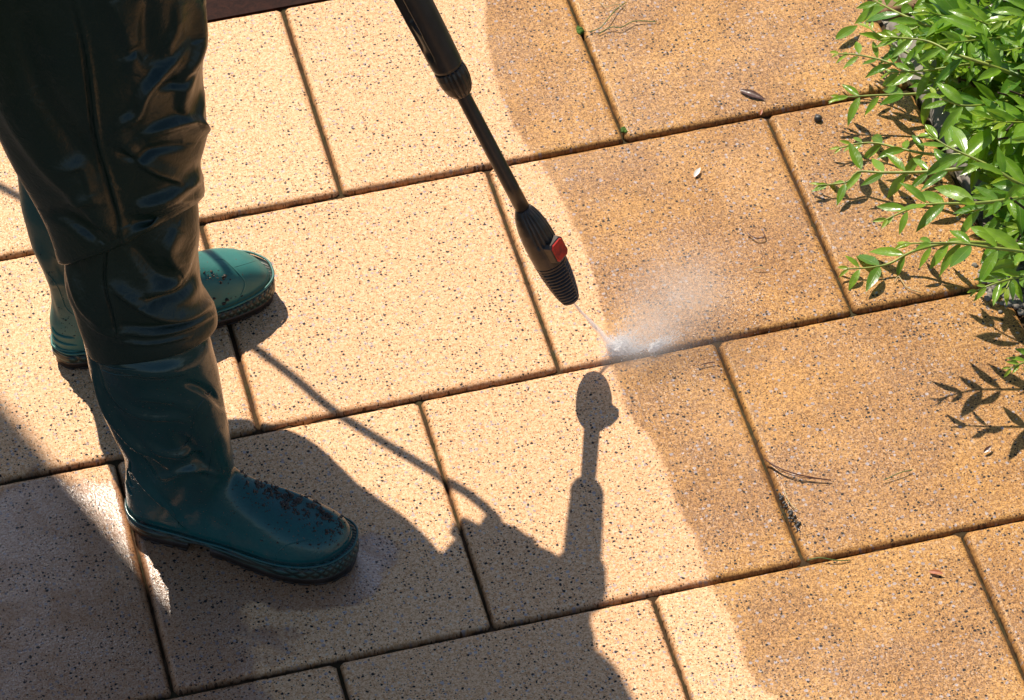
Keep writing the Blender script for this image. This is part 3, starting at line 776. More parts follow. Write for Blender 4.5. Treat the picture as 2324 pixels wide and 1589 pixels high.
# ------------------------------------------------------------------ hose (its shadow runs across the slabs)
HS = [((1130, 1180), .60), ((1100, 1150), .60), ((1060, 1118), .61), ((1000, 1082), .63), ((960, 1057), .65), ((770, 940), .70), ((660, 850), .72), ((550, 765), .74), ((470, 690), .76), ((300, 590), .80), ((100, 480), .84), ((0, 425), .86), ((-300, 270), .90), ((-700, 120), .80), ((-1100, 60), .5)]
hp = [src(a[0], a[1], z) for a, z in HS]
hose_pts = [Vector(p) for p in catmull([tuple(p) for p in hp], 120)]
mb = MB(); mb.tube(hose_pts, .0068, 12)
hs = mb.build('hose', M['rubberhose'], LAN)
# ------------------------------------------------------------------ body above the frame
def skin_mesh(nodes, edges, lvl, name, mat, parent):
    me = bpy.data.meshes.new(name); keys = list(nodes); me.from_pydata([tuple(nodes[k][0]) for k in keys], [(keys.index(a), keys.index(b)) for a, b in edges], [])
    o = bpy.data.objects.new(name, me); S.collection.objects.link(o)
    sk_ = o.modifiers.new('s', 'SKIN'); sk_.use_smooth_shade = True
    for i, k in enumerate(keys):
        r = nodes[k][1]; r = (r, r) if not isinstance(r, tuple) else r
        me.skin_vertices[0].data[i].radius = r; me.skin_vertices[0].data[i].use_root = (i == 0)
    ss = o.modifiers.new('ss', 'SUBSURF'); ss.levels = lvl; ss.render_levels = lvl
    dg = bpy.context.evaluated_depsgraph_get(); me2 = bpy.data.meshes.new_from_object(o.evaluated_get(dg)); bpy.data.objects.remove(o)
    return link(name, me2, mat, parent)
PEL = Vector((HX - .02, HY, 1.08)); CH = PEL + Vector((.10, .02, .40)); NK = PEL + Vector((.15, .02, .52)); HD = NK + Vector((.05, 0, .16))
handL = ax(.80); handR = HR.lerp(HE, .62)
shL = CH + Vector((.03, .20, .06)); shR = CH + Vector((.03, -.17, .06))
mb = MB(); mb.rings([lring(s, r, 24) for s, r in ((.71, .015), (.73, .017), (.88, .017), (.89, .012))]); mb.build('rear_grip', M['plastic'], LAN)
elL = src(1268, 1560, .96); elR = src(1110, 1400, .84)
wrL = handL + (elL - handL).normalized() * .085; wrR = handR + (elR - handR).normalized() * .085
nodes = {'pel': (PEL, (.15, .11)), 'bel': (PEL + Vector((.03, 0, .16)), (.14, .11)), 'ch': (CH, (.16, .12)), 'nk0': (NK, (.065, .065)), 'nk': (NK + Vector((.02, 0, .06)), (.055, .055)), 'hd': (HD, (.085, .095)), 'hd2': (HD + Vector((.02, 0, .09)), (.07, .075)),
         'shL': (shL, .058), 'elL': (elL, .044), 'wrL': (wrL, .028), 'paL': (handL + (wrL - handL) * .45, (.036, .018)),
         'shR': (shR, .058), 'elR': (elR, .044), 'wrR': (wrR, .028), 'paR': (handR + (wrR - handR) * .45, (.036, .018)),
         'hpL': (PEL + Vector((0, .10, -.08)), .09), 'hpR': (PEL + Vector((0, -.10, -.08)), .09)}
edges = [('pel', 'bel'), ('bel', 'ch'), ('ch', 'nk0'), ('nk0', 'nk'), ('nk', 'hd'), ('hd', 'hd2'), ('ch', 'shL'), ('shL', 'elL'), ('elL', 'wrL'), ('wrL', 'paL'), ('ch', 'shR'), ('shR', 'elR'), ('elR', 'wrR'), ('wrR', 'paR'), ('pel', 'hpL'), ('pel', 'hpR')]
def fingers(tag_, hand, pal, axis, nodes, edges, par):
    """five finger chains that close round the gripped tube"""
    out = (pal - hand).normalized()
    for i in range(4):
        o_ = axis * (.026 - .0175 * i); side = axis.cross(out).normalized(); r = .0245
        pts = [hand + o_ + out * (r + .012) + side * .012, hand + o_ + side * (r + .008), hand + o_ - out * (r + .002) + side * .006, hand + o_ - out * (r - .004) - side * .018]
        prev = par
        for j, p in enumerate(pts):
            k = f'{tag_}{i}{j}'; nodes[k] = (p, .0088 - .0007 * j - (.001 if i == 3 else 0)); edges.append((prev, k)); prev = k
    side = axis.cross(out).normalized(); prev = par
    for j, p in enumerate([hand + out * .036 + axis * .028 - side * .016, hand + axis * .036 - side * .028 + out * .006, hand + axis * .030 - side * .012 - out * .026]):
        k = f'{tag_}t{j}'; nodes[k] = (p, .0105 - .001 * j); edges.append((prev, k)); prev = k
fingers('fl', handL, nodes['paL'][0], D, nodes, edges, 'paL')
fingers('fr', handR, nodes['paR'][0], hd_, nodes, edges, 'paR')
body = skin_mesh(nodes, edges, 2, 'body', M['skin'], PERSON)
for sy in (-1, 1):
    mb = MB(); mb.ball(HD + Vector((.088, .032 * sy, .02)), .012, jit=0); mb.build('eye', M['metal'], PERSON)
    mb = MB(); mb.ball(HD + Vector((.0, .09 * sy, .0)), .024, .8, .4, 1.3, .1); mb.build('ear', M['skin'], PERSON)
mb = MB(); mb.ball(HD + Vector((.105, 0, -.012)), .016, .9, .8, 1.5, .05); mb.build('nose', M['skin'], PERSON)
mb = MB(); mb.ball(HD + Vector((.09, 0, -.045)), .018, .6, 1.4, .45, .05); mb.build('mouth', M['skin'], PERSON)
mb = MB(); mb.ball(HD + Vector((-.012, 0, .055)), .112, .98, .92, .95, .12); mb.build('hair', M['hair'], PERSON)
jn = {'pel': (PEL + Vector((0, 0, -.04)), (.21, .25)), 'bel': (PEL + Vector((.03, 0, .14)), (.17, .15)), 'ch': (CH, (.19, .15)), 'nk': (NK + Vector((-.01, 0, -.02)), (.085, .085)),
      'shL': (shL, .085), 'elL': (elL, .080), 'wrL': (wrL + (elL - wrL).normalized() * .02, .060), 'haR': (handR + Vector((.0, -.01, .01)), .046), 'shR': (shR, .085), 'elR': (elR, .105), 'wrR': (wrR + (elR - wrR).normalized() * -.055, .058), 'bly': (src(1200, 1480, .98), .15), 'cf': (src(1160, 1650, 1.12), .15)}
je = [('pel', 'bel'), ('bel', 'ch'), ('ch', 'nk'), ('ch', 'shL'), ('shL', 'elL'), ('elL', 'wrL'), ('ch', 'shR'), ('shR', 'elR'), ('elR', 'wrR'), ('wrR', 'haR'), ('ch', 'cf'), ('cf', 'bly')]
jk = skin_mesh(jn, je, 2, 'jacket', M['jacket'], PERSON)
# ------------------------------------------------------------------ awning over the near left corner, unseen and added to cast the soft straight shadow
A_ = src(0, 905, 2.7); B_ = src(415, 1392, 2.7); dr_ = (B_ - A_).normalized(); lf = Vector((dr_.y, -dr_.x, 0))
if lf.x > 0: lf = -lf
p0 = A_ - dr_ * 1.2; p1 = B_ + dr_ * 1.6
OCC = empty('occluder', (p0.x + lf.x * 1.7, p0.y + lf.y * 1.7, 0), 'unseen awning on two steel posts beyond the paving', 'occluder')
mb = MB(); mb.rings([[p + Vector((0, 0, z)) for p in (p0, p1, p1 + lf * 1.9, p0 + lf * 1.9)] for z in (0, .03)]); mb.build('occluder_panel', M['occl'], OCC, False)
for q in (p0 + lf * 1.8 + dr_ * .1, p1 + lf * 1.8 - dr_ * .1):
    mb = MB(); mb.tube([(q.x, q.y, -.05), (q.x, q.y, 2.7)], .035, 16); mb.build('occluder_post', M['metal'], OCC)
# ------------------------------------------------------------------ shrub
def leaf_mat():
    t = NT('privet leaf'); P = t.pos()
    tone = t.n('ShaderNodeAttribute', attribute_name='tone').outputs['Fac']; mid = t.n('ShaderNodeAttribute', attribute_name='mid').outputs['Fac']; al = t.n('ShaderNodeAttribute', attribute_name='along').outputs['Fac']
    c = t.mix(t.sstep(tone, 0, .5), (.10, .27, .020), (.26, .48, .03))
    c = t.mix(t.sstep(tone, .5, 1.0), c, (.42, .56, .04))
    c = t.mix(t.math('MULTIPLY', t.sstep(t.noise(P, 60, 3).outputs[0], .4, .7), .35), c, (.045, .15, .03))
    am = t.math('ABSOLUTE', mid)
    vein = t.sstep(am, .10, .02)
    side = t.math('SUBTRACT', al, t.math('MULTIPLY', am, .16)); fr = t.math('FRACT', t.math('MULTIPLY', side, 8.0))
    sv = t.math('MULTIPLY', t.sstep(t.math('ABSOLUTE', t.math('SUBTRACT', fr, .5)), .10, .0), .35)
    c = t.mix(t.math('MAXIMUM', t.math('MULTIPLY', vein, .75), t.math('MULTIPLY', sv, .5)), c, (.26, .42, .08))
    t.set(Base_Color=c, Roughness=.30, Coat_Weight=.35, Coat_Roughness=.12)
    dv = t.vor(P, 520); dv.voronoi_dimensions = '3D'; dc = t.sep(dv.outputs['Color'])
    drop = t.math('MULTIPLY', t.sstep(dv.outputs['Distance'], .32, .12), t.math('LESS_THAN', dc[0], .32))
    hgt = t.math('ADD', t.math('ADD', t.math('MULTIPLY', vein, -.5), t.math('MULTIPLY', sv, -.6)), t.math('MULTIPLY', drop, 1.4))
    t.put(t.b.inputs['Normal'], t.bump(hgt, .5, .0007))
    tr = t.n('ShaderNodeBsdfTranslucent'); t.put(tr.inputs[0], t.mix(.5, c, (.35, .60, .04)))
    mx = t.n('ShaderNodeMixShader'); mx.inputs[0].default_value = .40
    t.t.links.new(t.b.outputs[0], mx.inputs[1]); t.t.links.new(tr.outputs[0], mx.inputs[2]); t.t.links.new(mx.outputs[0], t.o.inputs[0])
    return t.m
M['leaf'] = leaf_mat()
M['stem'] = simple('green stem', (.34, .40, .06), .45, .5, 0, var=(.20, .26, .04), vs=60)
M['twig'] = simple('brown twig', (.07, .045, .025), .7, .4, 300, .4, .001)
class Leaves:
    def __init__(s): s.v = []; s.f = []; s.t = []; s.m = []; s.a = []
    def leaf(s, base, d, nrm, L, W, tone, curl=.25, fold=.25, twist=0.0):
        d = d.normalized(); sd_ = d.cross(nrm).normalized(); nrm = sd_.cross(d).normalized(); b0 = len(s.v); NL, NA = 9, 5; p = Vector(base); dd = d.copy()
        for i in range(NL + 1):
            t = i / NL; w = W * .5 * (math.sin(math.pi * min(1, t * 1.02) ** .86) ** .85 if 0 < t < .985 else .02)
            tw = twist * t; s2 = (sd_ * math.cos(tw) + nrm * math.sin(tw))
            n2 = (nrm * math.cos(tw) - sd_ * math.sin(tw))
            for j in range(NA):
                m_ = (j - 2) / 2; wob = .06 * w * math.sin(t * 19 + m_)
                s.v.append(p + s2 * (m_ * w) + n2 * (abs(m_) ** 1.3 * w * fold + wob)); s.t.append(tone); s.m.append(m_); s.a.append(t)
            st = L / NL; ang = -curl / NL
            dd = (dd * math.cos(ang) + nrm * math.sin(ang)).normalized(); nrm = sd_.cross(dd).normalized(); p = p + dd * st
        for i in range(NL):
            for j in range(NA - 1):
                a = b0 + i * NA + j; s.f.append((a, a + 1, a + NA + 1, a + NA))
    def build(s, name, parent):
        o = obj(name, s.v, s.f, M['leaf'], parent)
        for nm, dat in (('tone', s.t), ('mid', s.m), ('along', s.a)):
            a = o.data.attributes.new(nm, 'FLOAT', 'POINT'); a.data.foreach_set('value', dat)
        return o
def shoot(pts, LV, ST, rd, L0=.048, spacing=.030, lush=1.0, young=.25, r0=.0019, tipcut=0):
    """stem from tip (first) to base (last); opposite pairs of leaves, small and pale at the tip"""
    P = [Vector(p) for p in catmull([tuple(p) for p in pts], 40)]
    ln = [0]
    for i in range(1, len(P)): ln.append(ln[-1] + (P[i] - P[i - 1]).length)
    tot = ln[-1]; ST.tube(P, [.0010 + r0 * min(1, x / .20) for x in ln], 7)
    s_ = .004; k = 0
    while s_ < tot:
        i = min(range(len(P)), key=lambda q: abs(ln[q] - s_)); p = P[i]
        tdir = (P[max(i - 1, 0)] - P[min(i + 1, len(P) - 1)]).normalized()
        up = Vector((0, 0, 1)); sv = tdir.cross(up).normalized(); grow = min(1, .30 + s_ / .065)
        for sg in (-1, 1):
            if rd.random() > lush: continue
            ra = rd.uniform(-.35, .35) + (.55 if k % 2 else -.05) * sg * rd.choice((1, 1, -1))
            lat = (sv * sg * math.cos(ra) + up * math.sin(ra)).normalized()
            sp = rd.uniform(.65, 1.15) if s_ > .02 else rd.uniform(.25, .6)
            d = (tdir * math.cos(sp) + lat * math.sin(sp) + Vector((0, 0, rd.uniform(-.18, .12)))).normalized()
            n_ = (up + lat * rd.uniform(-.5, .2) + Vector((0, -.25, 0))).normalized()
            L = L0 * grow * rd.uniform(.62, 1.22); tn = max(0, min(1, (1 - s_ / .05) * .95)) if s_ < .05 else rd.uniform(0, .55) * (young + .75)
            LV.leaf(p + d * .002, d, n_, L * 1.14, L * rd.uniform(.29, .38), tn, rd.uniform(-.1, .7), rd.uniform(.15, .5), rd.uniform(-.5, .5))
        s_ += spacing * (.35 + .65 * min(1, s_ / .06)) * rd.uniform(.85, 1.15); k += 1
    return P
SH_ = empty('privet_shrub', (at(2350, 300, 0).x, at(2350, 300, 0).y, 0), 'bright green leafy privet shrub spilling over the edge of the paving', 'shrub')
rd = random.Random(11)
def pw(l): return [at(x, y, z) for x, y, z in l]
BR_ = [
    ([(1904, 222, .042), (1974, 217, .045), (2087, 212, .05), (2167, 196, .055), (2300, 180, .04)], .042, .034),
    ([(1903, 337, .018), (1948, 326, .020), (1990, 325, .022), (2038, 336, .025), (2112, 350, .035), (2220, 350, .045), (2330, 340, .03)], .034, .036),
    ([(1857, 421, .016), (1895, 418, .016), (1926, 412, .020), (1948, 390, .028), (2006, 392, .034), (2103, 390, .042), (2190, 382, .055), (2320, 370, .04)], .040, .034),
    ([(2006, 501, .188), (2058, 477, .192), (2103, 464, .195), (2231, 460, .195), (2324, 447, .185), (2480, 420, .12)], .046, .033),
    ([(2106, 302, .20), (2148, 331, .20), (2212, 360, .20), (2263, 386, .195), (2324, 421, .18), (2470, 470, .11)], .046, .032),
    ([(2050, 553, .190), (2112, 552, .192), (2171, 552, .192), (2234, 560, .188), (2324, 572, .175), (2470, 600, .10)], .044, .034),
    ([(1922, 610, .012), (1978, 607, .014), (2022, 597, .016), (2080, 568, .03), (2180, 550, .05), (2330, 560, .03)], .042, .040),
    ([(1902, 122, .05), (1942, 124, .052), (2006, 138, .055), (2060, 160, .06), (2160, 200, .05)], .034, .032),
    ([(2019, 84, .16), (2103, 93, .165), (2167, 122, .17), (2263, 154, .165), (2350, 190, .13)], .048, .032),
    ([(2019, 164, .12), (2093, 161, .125), (2183, 148, .13), (2260, 140, .12), (2380, 160, .08)], .042, .031),
    ([(1968, 58, .05), (2013, 96, .06), (2087, 135, .07), (2180, 190, .06)], .036, .034),
    ([(1965, -10, .10), (2040, 30, .12), (2140, 70, .13), (2260, 100, .12)], .046, .032),
    ([(2290, 838, .10), (2324, 823, .10), (2420, 790, .07)], .03, .03),
    ([(2284, 655, .12), (2310, 600, .12), (2350, 540, .10)], .05, .05),
    ([(2196, 480, .10), (2240, 470, .12), (2330, 430, .10)], .05, .03),
    ([(2120, 215, .13), (2190, 240, .14), (2290, 230, .12)], .05, .03),
    ([(2215, 660, .16), (2270, 640, .165), (2360, 620, .13), (2450, 620, .1)], .034, .03),
]
for pts, L0, sp in BR_:
    LV = Leaves(); ST = MB(); shoot(pw(pts), LV, ST, rd, L0, sp, .96)
    b = ST.build('branch', M['stem'], SH_); l = LV.build('leaves', SH_); l.parent = b; l.matrix_parent_inverse = b.matrix_world.inverted() if False else Matrix.Identity(4)
    b.matrix_parent_inverse = Matrix.Translation(-SH_.location)
LV = Leaves(); ST = MB(); DK = MB()
for i in range(150):
    fx = rd.random()
    ty = rd.uniform(-120, 470) if rd.random() < .8 else rd.uniform(300, 560)
    lim = 2050 + max(0, ty - 60) * .42 + (0 if ty < 200 else 20)
    tx = lim + (2500 - lim) * rd.random() ** 1.25
    z = .03 + .22 * rd.random() * min(1, .35 + (tx - lim) / 260)
    if ty > 330: z *= .6
    tip = at(tx, ty, z); bx = tx + rd.uniform(120, 330); by = ty + rd.uniform(-60, 110)
    base = at(bx, by, max(.0, z * rd.uniform(.1, .6)))
    mid_ = (tip + base) / 2 + Vector((rd.uniform(-.02, .02), rd.uniform(-.02, .02), rd.uniform(.0, .035)))
    shoot([tip, mid_, base], LV, ST, rd, rd.uniform(.046, .066), .030, .94, young=.5)
for i in range(60):
    x, y = rd.uniform(2150, 2600), rd.uniform(-100, 560)
    if x < 2080 + max(0, y - 100) * .45: continue
    p = at(x, y, 0); q = at(x + rd.uniform(-140, 60), y + rd.uniform(-120, 60), rd.uniform(.08, .2)); DK.tube([p, (p + q) / 2 + Vector((rd.uniform(-.02, .02), rd.uniform(-.02, .02), .02)), q], [.003, .0022, .0014], 6)
LV.build('foliage', SH_); ST.build('stems', M['stem'], SH_); DK.build('woody_stems', M['twig'], SH_)
# a few clipped leaves lying by themselves near the top edge
def loose_leaf(x0, y0, x1, y1, z, label, mat=None, tone=.2, W=.34, name='leaf'):
    a, b = at(x0, y0, z), at(x1, y1, z + .004); L_ = Leaves(); L_.leaf(a, (b - a), Vector((0, -.2, 1)).normalized(), (b - a).length, (b - a).length * W, tone, .2, .3)
    o = L_.build(name, None)
    if mat: o.data.materials.clear(); o.data.materials.append(mat)
    tag(o, label, 'leaf', {'leaf_scrap': 'orange leaf scraps', 'leaf': 'clipped leaves by the shrub'}.get(name)); return o
loose_leaf(1896, 90, 1948, 53, .012, 'narrow dark green leaf lying left of the shrub tip near the top edge')
loose_leaf(1957, 31, 2004, -2, .012, 'long narrow green leaf at the very top edge of the picture')
M['pale'] = simple('pale petal', (.85, .82, .74), .5); M['rust'] = simple('rust leaf', (.42, .12, .04), .5); M['dead'] = simple('wet dead leaf', (.10, .045, .03), .3, .6, 200, .4, .001)
loose_leaf(1575, 402, 1590, 378, .003, 'tiny white petal on the dirty slab right of the lance', M['pale'], name='petal')
loose_leaf(1725, 262, 1730, 246, .003, 'tiny orange leaf scrap standing in the joint between two slabs', M['rust'], name='leaf_scrap')
loose_leaf(2108, 1297, 2142, 1300, .003, 'small orange brown leaf scrap on the slab at the lower right', M['rust'], name='leaf_scrap')
loose_leaf(2232, 1028, 2252, 1009, .003, 'small reddish brown bud casing below the leaf shadows', M['dead'], name='bud_casing')
loose_leaf(1678, 204, 1738, 222, .003, 'curled wet dead leaf on the upper middle dirty slab', M['dead'], W=.26, name='dead_leaf')
M['stone'] = simple('dark pebble', (.06, .055, .05), .4, .5)
mb = MB(); h = at(1856, 268, .004); mb.ball(h, .006, 1.1, .9, .7, .25, 3); tag(mb.build('pebble', M['stone']), 'small dark pebble on the slab left of the shrub', 'pebble')
M['grassg'] = simple('grass green', (.09, .17, .03), .5); M['straw'] = simple('straw', (.55, .42, .20), .5); M['needle'] = simple('red brown twig', (.11, .035, .018), .45)
def strand(pts, r, name, mat, label, cat, z=.003):
    P = [at(x, y, z + (q[0] if q else 0)) for x, y, *q in pts]; mb = MB(); mb.tube([tuple(p) for p in catmull([tuple(p) for p in P], 24)], r, 6); return tag(mb.build(name, mat), label, cat, {'twig': 'twigs on the slabs', 'grass_blade': 'green blades and roots on the slabs', 'root_strand': 'pale root strands on the slabs'}.get(name))
strand([(1736, 1042), (1760, 1058, .003), (1800, 1074, .004), (1840, 1083, .002), (1886, 1090)], .0009, 'twig', M['needle'], 'thin curved red brown twig on the slab right of the cleaned strip', 'twig')
strand([(1745, 1050), (1775, 1070, .001), (1815, 1082, .001), (1850, 1086, .001)], .0006, 'twig', M['needle'], 'shorter thin twig lying against the curved red brown twig', 'twig', .002)
strand([(2006, 1090), (2040, 1074, .002), (2072, 1066)], .0006, 'grass_blade', M['grassg'], 'thin green grass blade in the middle of the right slab', 'grass blade')
strand([(1832, 1272), (1860, 1266, .004), (1900, 1272, .002), (1930, 1271)], .0007, 'grass_blade', M['grassg'], 'grass blade lying across the corner where three slabs meet', 'grass blade')
strand([(1340, 72), (1364, 62, .003), (1378, 45, .006), (1400, 20, .003), (1420, 6)], .0007, 'grass_blade', M['grassg'], 'wiry green root strand by the top of the dirty slab joint', 'grass blade')
strand([(1358, 78), (1385, 62, .003), (1410, 62, .004), (1440, 48, .003), (1490, 50)], .0007, 'grass_blade', M['grassg'], 'long yellowish root strand crossing the joint near the top', 'grass blade')
strand([(1362, 5), (1375, 16, .003), (1400, 10, .003), (1420, 20, .001)], .0006, 'root_strand', M['straw'], 'pale straw strand at the top edge right of the joint', 'strand')
strand([(1780, 1110), (1786, 1130), (1800, 1150), (1812, 1158)], .0006, 'root_strand', M['straw'], 'pale root strand beside the gritty joint at the right', 'strand')
strand([(1640, 1180 - 400), (1652, 1168 - 400)], .0004, 'straw_bit', M['needle'], 'tiny dark straw bit near the three slab corner', 'strand')
strand([(1590, 830), (1600, 825, .001), (1622, 822)], .0007, 'twig', M['needle'], 'tiny dark twig on the slab just right of the water splash', 'twig')
strand([(1708, 610), (1722, 607, .002), (1738, 611)], .0006, 'root_strand', M['straw'], 'pale fibre on the middle dirty slab', 'strand')
strand([(1697, 530), (1715, 540, .002), (1735, 538, .002), (1732, 526)], .0009, 'leaf_stalk', M['needle'], 'curled brown stalk on the middle dirty slab', 'stalk')
strand([(2030, 640), (2040, 628, .002), (2058, 652, .001), (2090, 664)], .0007, 'root_strand', M['straw'], 'thin pale root loop in the shade near the low shrub leaves', 'strand')
# moss cushions and grit in the joints
M['moss'] = simple('bright moss', (.10, .20, .02), .7, .3, 500, .8, .002, (.05, .10, .01), 300)
def clump(pts, n, r, jit, name, mat, label, cat, z=-.001, kind='stuff'):
    mb = MB()
    for i in range(n):
        f = rd.random() * (len(pts) - 1); a = pts[int(f)]; b = pts[min(int(f) + 1, len(pts) - 1)]; u = f - int(f)
        p = at(a[0] + (b[0] - a[0]) * u + rd.gauss(0, jit), a[1] + (b[1] - a[1]) * u + rd.gauss(0, jit * .7), z); mb.ball(p, r * rd.uniform(.4, 1.3), 1, 1, .7, .3, rd.random() * 30)
    return tag(mb.build(name, mat), label, cat, kind=kind)
clump([(1310, 62), (1318, 76)], 26, .003, 3, 'moss', M['moss'], 'bright moss tuft in the upper joint of the dirty slabs', 'moss')
clump([(1414, 292), (1420, 300)], 14, .0026, 2, 'moss', M['moss'], 'yellow green moss dot at the lower end of the upper joint', 'moss')
clump([(1764, 1112), (1786, 1150), (1800, 1175), (1812, 1200)], 40, .0018, 4, 'grit', M['stone'], 'dark wet grit washed into the joint at the right', 'grit', .001)
clump([(1772, 1140), (1800, 1180), (1822, 1215)], 30, .0009, 10, 'grit', M['stone'], 'scattered wet grit grains beside the joint at the right', 'grit', .001)
clump([(2250, 600), (2262, 640), (2290, 660), (2320, 700)], 160, .0042, 20, 'gravel', M['kerb'], 'small grey gravel stones in the bed under the shrub', 'gravel', .0)
# ------------------------------------------------------------------ water
def vol_mat(name, dens, noise_s, lo, hi, cone=None, fall=1.6, col=(.995, .995, 1.0)):
    m_ = bpy.data.materials.new(name); m_.use_nodes = True; nt_ = m_.node_tree; nt_.nodes.remove(nt_.nodes['Principled BSDF'])
    t = NT.__new__(NT); t.m = m_; t.t = nt_; t.o = nt_.nodes['Material Output']
    pv = t.n('ShaderNodeVolumePrincipled'); pv.inputs['Color'].default_value = (*col, 1); pv.inputs['Anisotropy'].default_value = 0.0
    tc = t.n('ShaderNodeTexCoord').outputs['Object']; X, Y, Z = t.sep(tc)
    if cone:
        r0, r1, L = cone; rr = t.math('ADD', r0, t.math('MULTIPLY', t.math('POWER', t.math('DIVIDE', Z, L, clamp=True), 1.3), r1 - r0))
        rho = t.math('DIVIDE', t.math('SQRT', t.math('ADD', t.math('MULTIPLY', X, X), t.math('MULTIPLY', Y, Y))), rr)
        f = t.sstep(rho, 1.0, .1)
        f = t.math('MULTIPLY', f, t.math('DIVIDE', r0 * 3, rr))
    else:
        ln = t.n('ShaderNodeVectorMath', operation='LENGTH'); t.put(ln.inputs[0], tc)
        f = t.math('POWER', t.math('SUBTRACT', 1.0, ln.outputs['Value'], clamp=True), fall)
    nz = t.noise(t.pos(), noise_s, 4, .6, .6).outputs[0]
    t.put(pv.inputs['Density'], t.math('MULTIPLY', t.math('MULTIPLY', f, t.sstep(nz, lo, hi)), dens))
    nt_.links.new(pv.outputs[0], t.o.inputs['Volume']); m_.cycles.volume_step_rate = .35
    return m_
IMP = at(1400, 796, .002)
WTR = empty('water_spray', IMP, 'white jet of water from the nozzle bursting into splash and mist on the slab joint', 'water spray')
def blob(name, px, hz, axes, rotz, mat, roty=0):
    bm = bmesh.new(); bmesh.ops.create_icosphere(bm, subdivisions=3, radius=1)
    me = bpy.data.meshes.new(name); bm.to_mesh(me); bm.free(); o = link(name, me, mat)
    o.location = at(px[0], px[1], hz); o.scale = axes; o.rotation_euler = (0, roty, rotz); o.parent = WTR; o.matrix_parent_inverse = Matrix.Translation(-WTR.location); return o
Mj = vol_mat('water jet', 260, 160, .2, .6, cone=(.0016, .0125, .145))
Jd = (IMP - TIP); JL = Jd.length
mb = MB(); mb.rings([[(r * math.cos(a), r * math.sin(a), z) for a in np.linspace(0, 2 * math.pi, 25)[:-1]] for z, r in ((0, .0018), (JL * .33, .0055), (JL * .66, .009), (JL, .0128))])
jo = mb.build('jet', Mj); jo.location = TIP; jo.rotation_euler = Jd.to_track_quat('Z', 'Y').to_euler(); jo.parent = WTR; jo.matrix_parent_inverse = Matrix.Translation(-WTR.location)
blob('splash', (1408, 790), .006, (.040, .028, .024), 0, vol_mat('dense splash', 70, 60, .15, .6, fall=2.0))
blob('splash', (1440, 797), .003, (.055, .014, .009), R_(-2), vol_mat('low splash', 20, 60, .25, .65, fall=1.7))
blob('splash', (1510, 781), .006, (.040, .012, .012), R_(26), vol_mat('side splash', 50, 70, .2, .6, fall=1.7))
blob('mist', (1470, 765), .025, (.13, .060, .035), R_(26), vol_mat('low mist', 16, 22, .2, .75, fall=1.6))
blob('mist', (1545, 690), .05, (.15, .115, .06), R_(40), vol_mat('high mist', 11, 14, .15, .85, fall=1.5))
def foam_mat():
    t = NT('white water'); t.set(Base_Color=(.96, .96, .97), Roughness=.3)
    tr = t.n('ShaderNodeBsdfTranslucent'); tr.inputs[0].default_value = (.97, .97, 1, 1); mx = t.n('ShaderNodeMixShader'); mx.inputs[0].default_value = .35
    t.t.links.new(t.b.outputs[0], mx.inputs[1]); t.t.links.new(tr.outputs[0], mx.inputs[2]); t.t.links.new(mx.outputs[0], t.o.inputs[0]); return t.m
M['foam'] = foam_mat()
M['water'] = M['foam']
def drops(name, n, c, sig, vel, rmin, rmax, stretch, seed):
    """broken water: lumps and ligaments thrown out from the impact"""
    q = random.Random(seed); mb = MB()
    for i in range(n):
        e = abs(q.gauss(0, 1)); th = q.gauss(vel[0], vel[1]); d = Vector((math.cos(th), math.sin(th), abs(q.gauss(0, vel[2])))).normalized()
        p = c + Vector((q.gauss(0, sig[0]), q.gauss(0, sig[1]), abs(q.gauss(0, sig[2])))) + d * e * vel[3]
        r = q.uniform(rmin, rmax) * (1.2 if e < .5 else .7); L = r * q.uniform(1, stretch)
        mb.tube([p - d * L, p - d * L * .4, p + d * L * .4, p + d * L], [r * .2, r, r * .8, r * .15], 5)
    return mb.build(name, M['foam'])
def wadd(o, k=True):
    o.parent = WTR; o.matrix_parent_inverse = Matrix.Translation(-WTR.location)
    if k: o['kind'] = 'stuff'
def foam_lump(name, px, hz, axes, rotz, seed):
    bm = bmesh.new(); bmesh.ops.create_icosphere(bm, subdivisions=5, radius=1)
    for v in bm.verts:
        n = v.co.normalized(); q = n * 1.6 + Vector((seed, 0, 0)); v.co = n * (1 + .38 * noise.noise(q) + .20 * noise.noise(q * 2.7) + .08 * noise.noise(q * 6.5))
    me = bpy.data.meshes.new(name); bm.to_mesh(me); bm.free(); o = link(name, me, M['froth']); o.location = at(px[0], px[1], hz); o.scale = axes; o.rotation_euler = (0, 0, rotz)
    wadd(o, False); return o
tf = NT('froth'); tf.set(Base_Color=(.97, .97, .98), Roughness=.6); tf.b.inputs['Subsurface Weight'].default_value = 0.0; tf.b.inputs['Subsurface Radius'].default_value = (.01, .01, .01); tf.b.inputs['Subsurface Scale'].default_value = 1.0
M['froth'] = M['foam']
foam_lump('froth', (1404, 792), .006, (.0125, .0080, .0070), .1, 3)
foam_lump('froth', (1420, 798), .001, (.0160, .0030, .0020), -.02, 7)
foam_lump('froth', (1487, 787), .006, (.0110, .0052, .0055), .45, 11)
wadd(drops('splash_drops', 1300, at(1406, 791, .003), (.0075, .0050, .004), (.5, 1.3, .5, .009), .0003, .0009, 3, 1))
wadd(drops('splash_drops', 900, at(1430, 798, .002), (.016, .0020, .0015), (.1, .5, .15, .012), .0002, .0006, 4, 2))
wadd(drops('splash_drops', 450, at(1492, 786, .003), (.0065, .0026, .0025), (.45, .3, .25, .016), .0002, .0007, 4, 3))
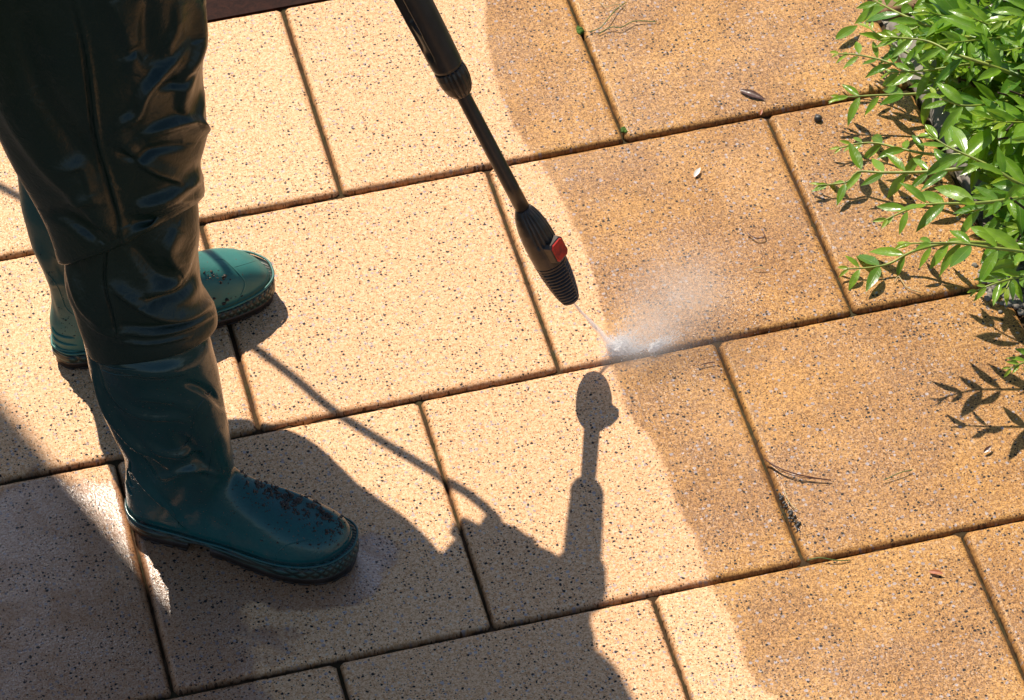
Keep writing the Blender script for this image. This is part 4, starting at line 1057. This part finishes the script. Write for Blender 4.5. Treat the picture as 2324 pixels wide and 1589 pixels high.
wadd(drops('splash_drops', 900, at(1420, 785, .006), (.012, .01, .006), (.55, .5, .5, .085), .00012, .0003, 6, 4))
mb = MB()
for i in range(140):                                                    # strands of the broken jet
    u = rd.random() ** .7; p = TIP.lerp(IMP, u) + Vector((rd.gauss(0, 1), rd.gauss(0, 1), 0)) * (.0004 + .0040 * u)
    d = Jd.normalized(); r = rd.uniform(.00010, .00022); L = rd.uniform(.002, .007); mb.tube([p - d * L, p, p + d * L], [r * .3, r, r * .3], 4)
wadd(mb.build('jet_strands', M['foam']))
# mist made of very small drops
fan = at(1580, 672, 0) - IMP; fa = math.atan2(fan.y, fan.x); vv = []; ff = []
q_ = np.random.default_rng(5); NM = 21000
for i in range(NM):
    if i % 3: dd_ = abs(q_.normal(.105, .048)); a = fa + q_.normal(0, .30); zz = .008 + abs(q_.normal(0, .030)) * min(1, dd_ / .06)
    else: dd_ = abs(q_.normal(.0, .065)); a = fa - .25 + q_.normal(0, .55); zz = .003 + abs(q_.normal(0, .018))
    p = (IMP.x + math.cos(a) * dd_, IMP.y + math.sin(a) * dd_, zz); r = q_.uniform(.00012, .00031); b = len(vv)
    vv += [(p[0] + r, p[1], p[2]), (p[0] - r, p[1], p[2]), (p[0], p[1] + r, p[2]), (p[0], p[1] - r, p[2]), (p[0], p[1], p[2] + r), (p[0], p[1], p[2] - r)]
    ff += [(b, b + 2, b + 4), (b + 2, b + 1, b + 4), (b + 1, b + 3, b + 4), (b + 3, b, b + 4), (b + 2, b, b + 5), (b + 1, b + 2, b + 5), (b + 3, b + 1, b + 5), (b, b + 3, b + 5)]
wadd(obj('mist_drops', vv, ff, M['foam']))
mb = MB()
for i in range(300):
    u = rd.random() ** 1.5; a = rd.gauss(.5, .5); r = .02 + .24 * u
    c0 = IMP + Vector((math.cos(a) * r, math.sin(a) * r, .004 + rd.random() * .08 * (1 - u * .4)))
    mb.ball(c0, rd.uniform(.0002, .0006), 1, 1, 1, 0)
dr = mb.build('droplets', M['foam'], None); dr['kind'] = 'stuff'; dr.parent = WTR; dr.matrix_parent_inverse = Matrix.Translation(-WTR.location)
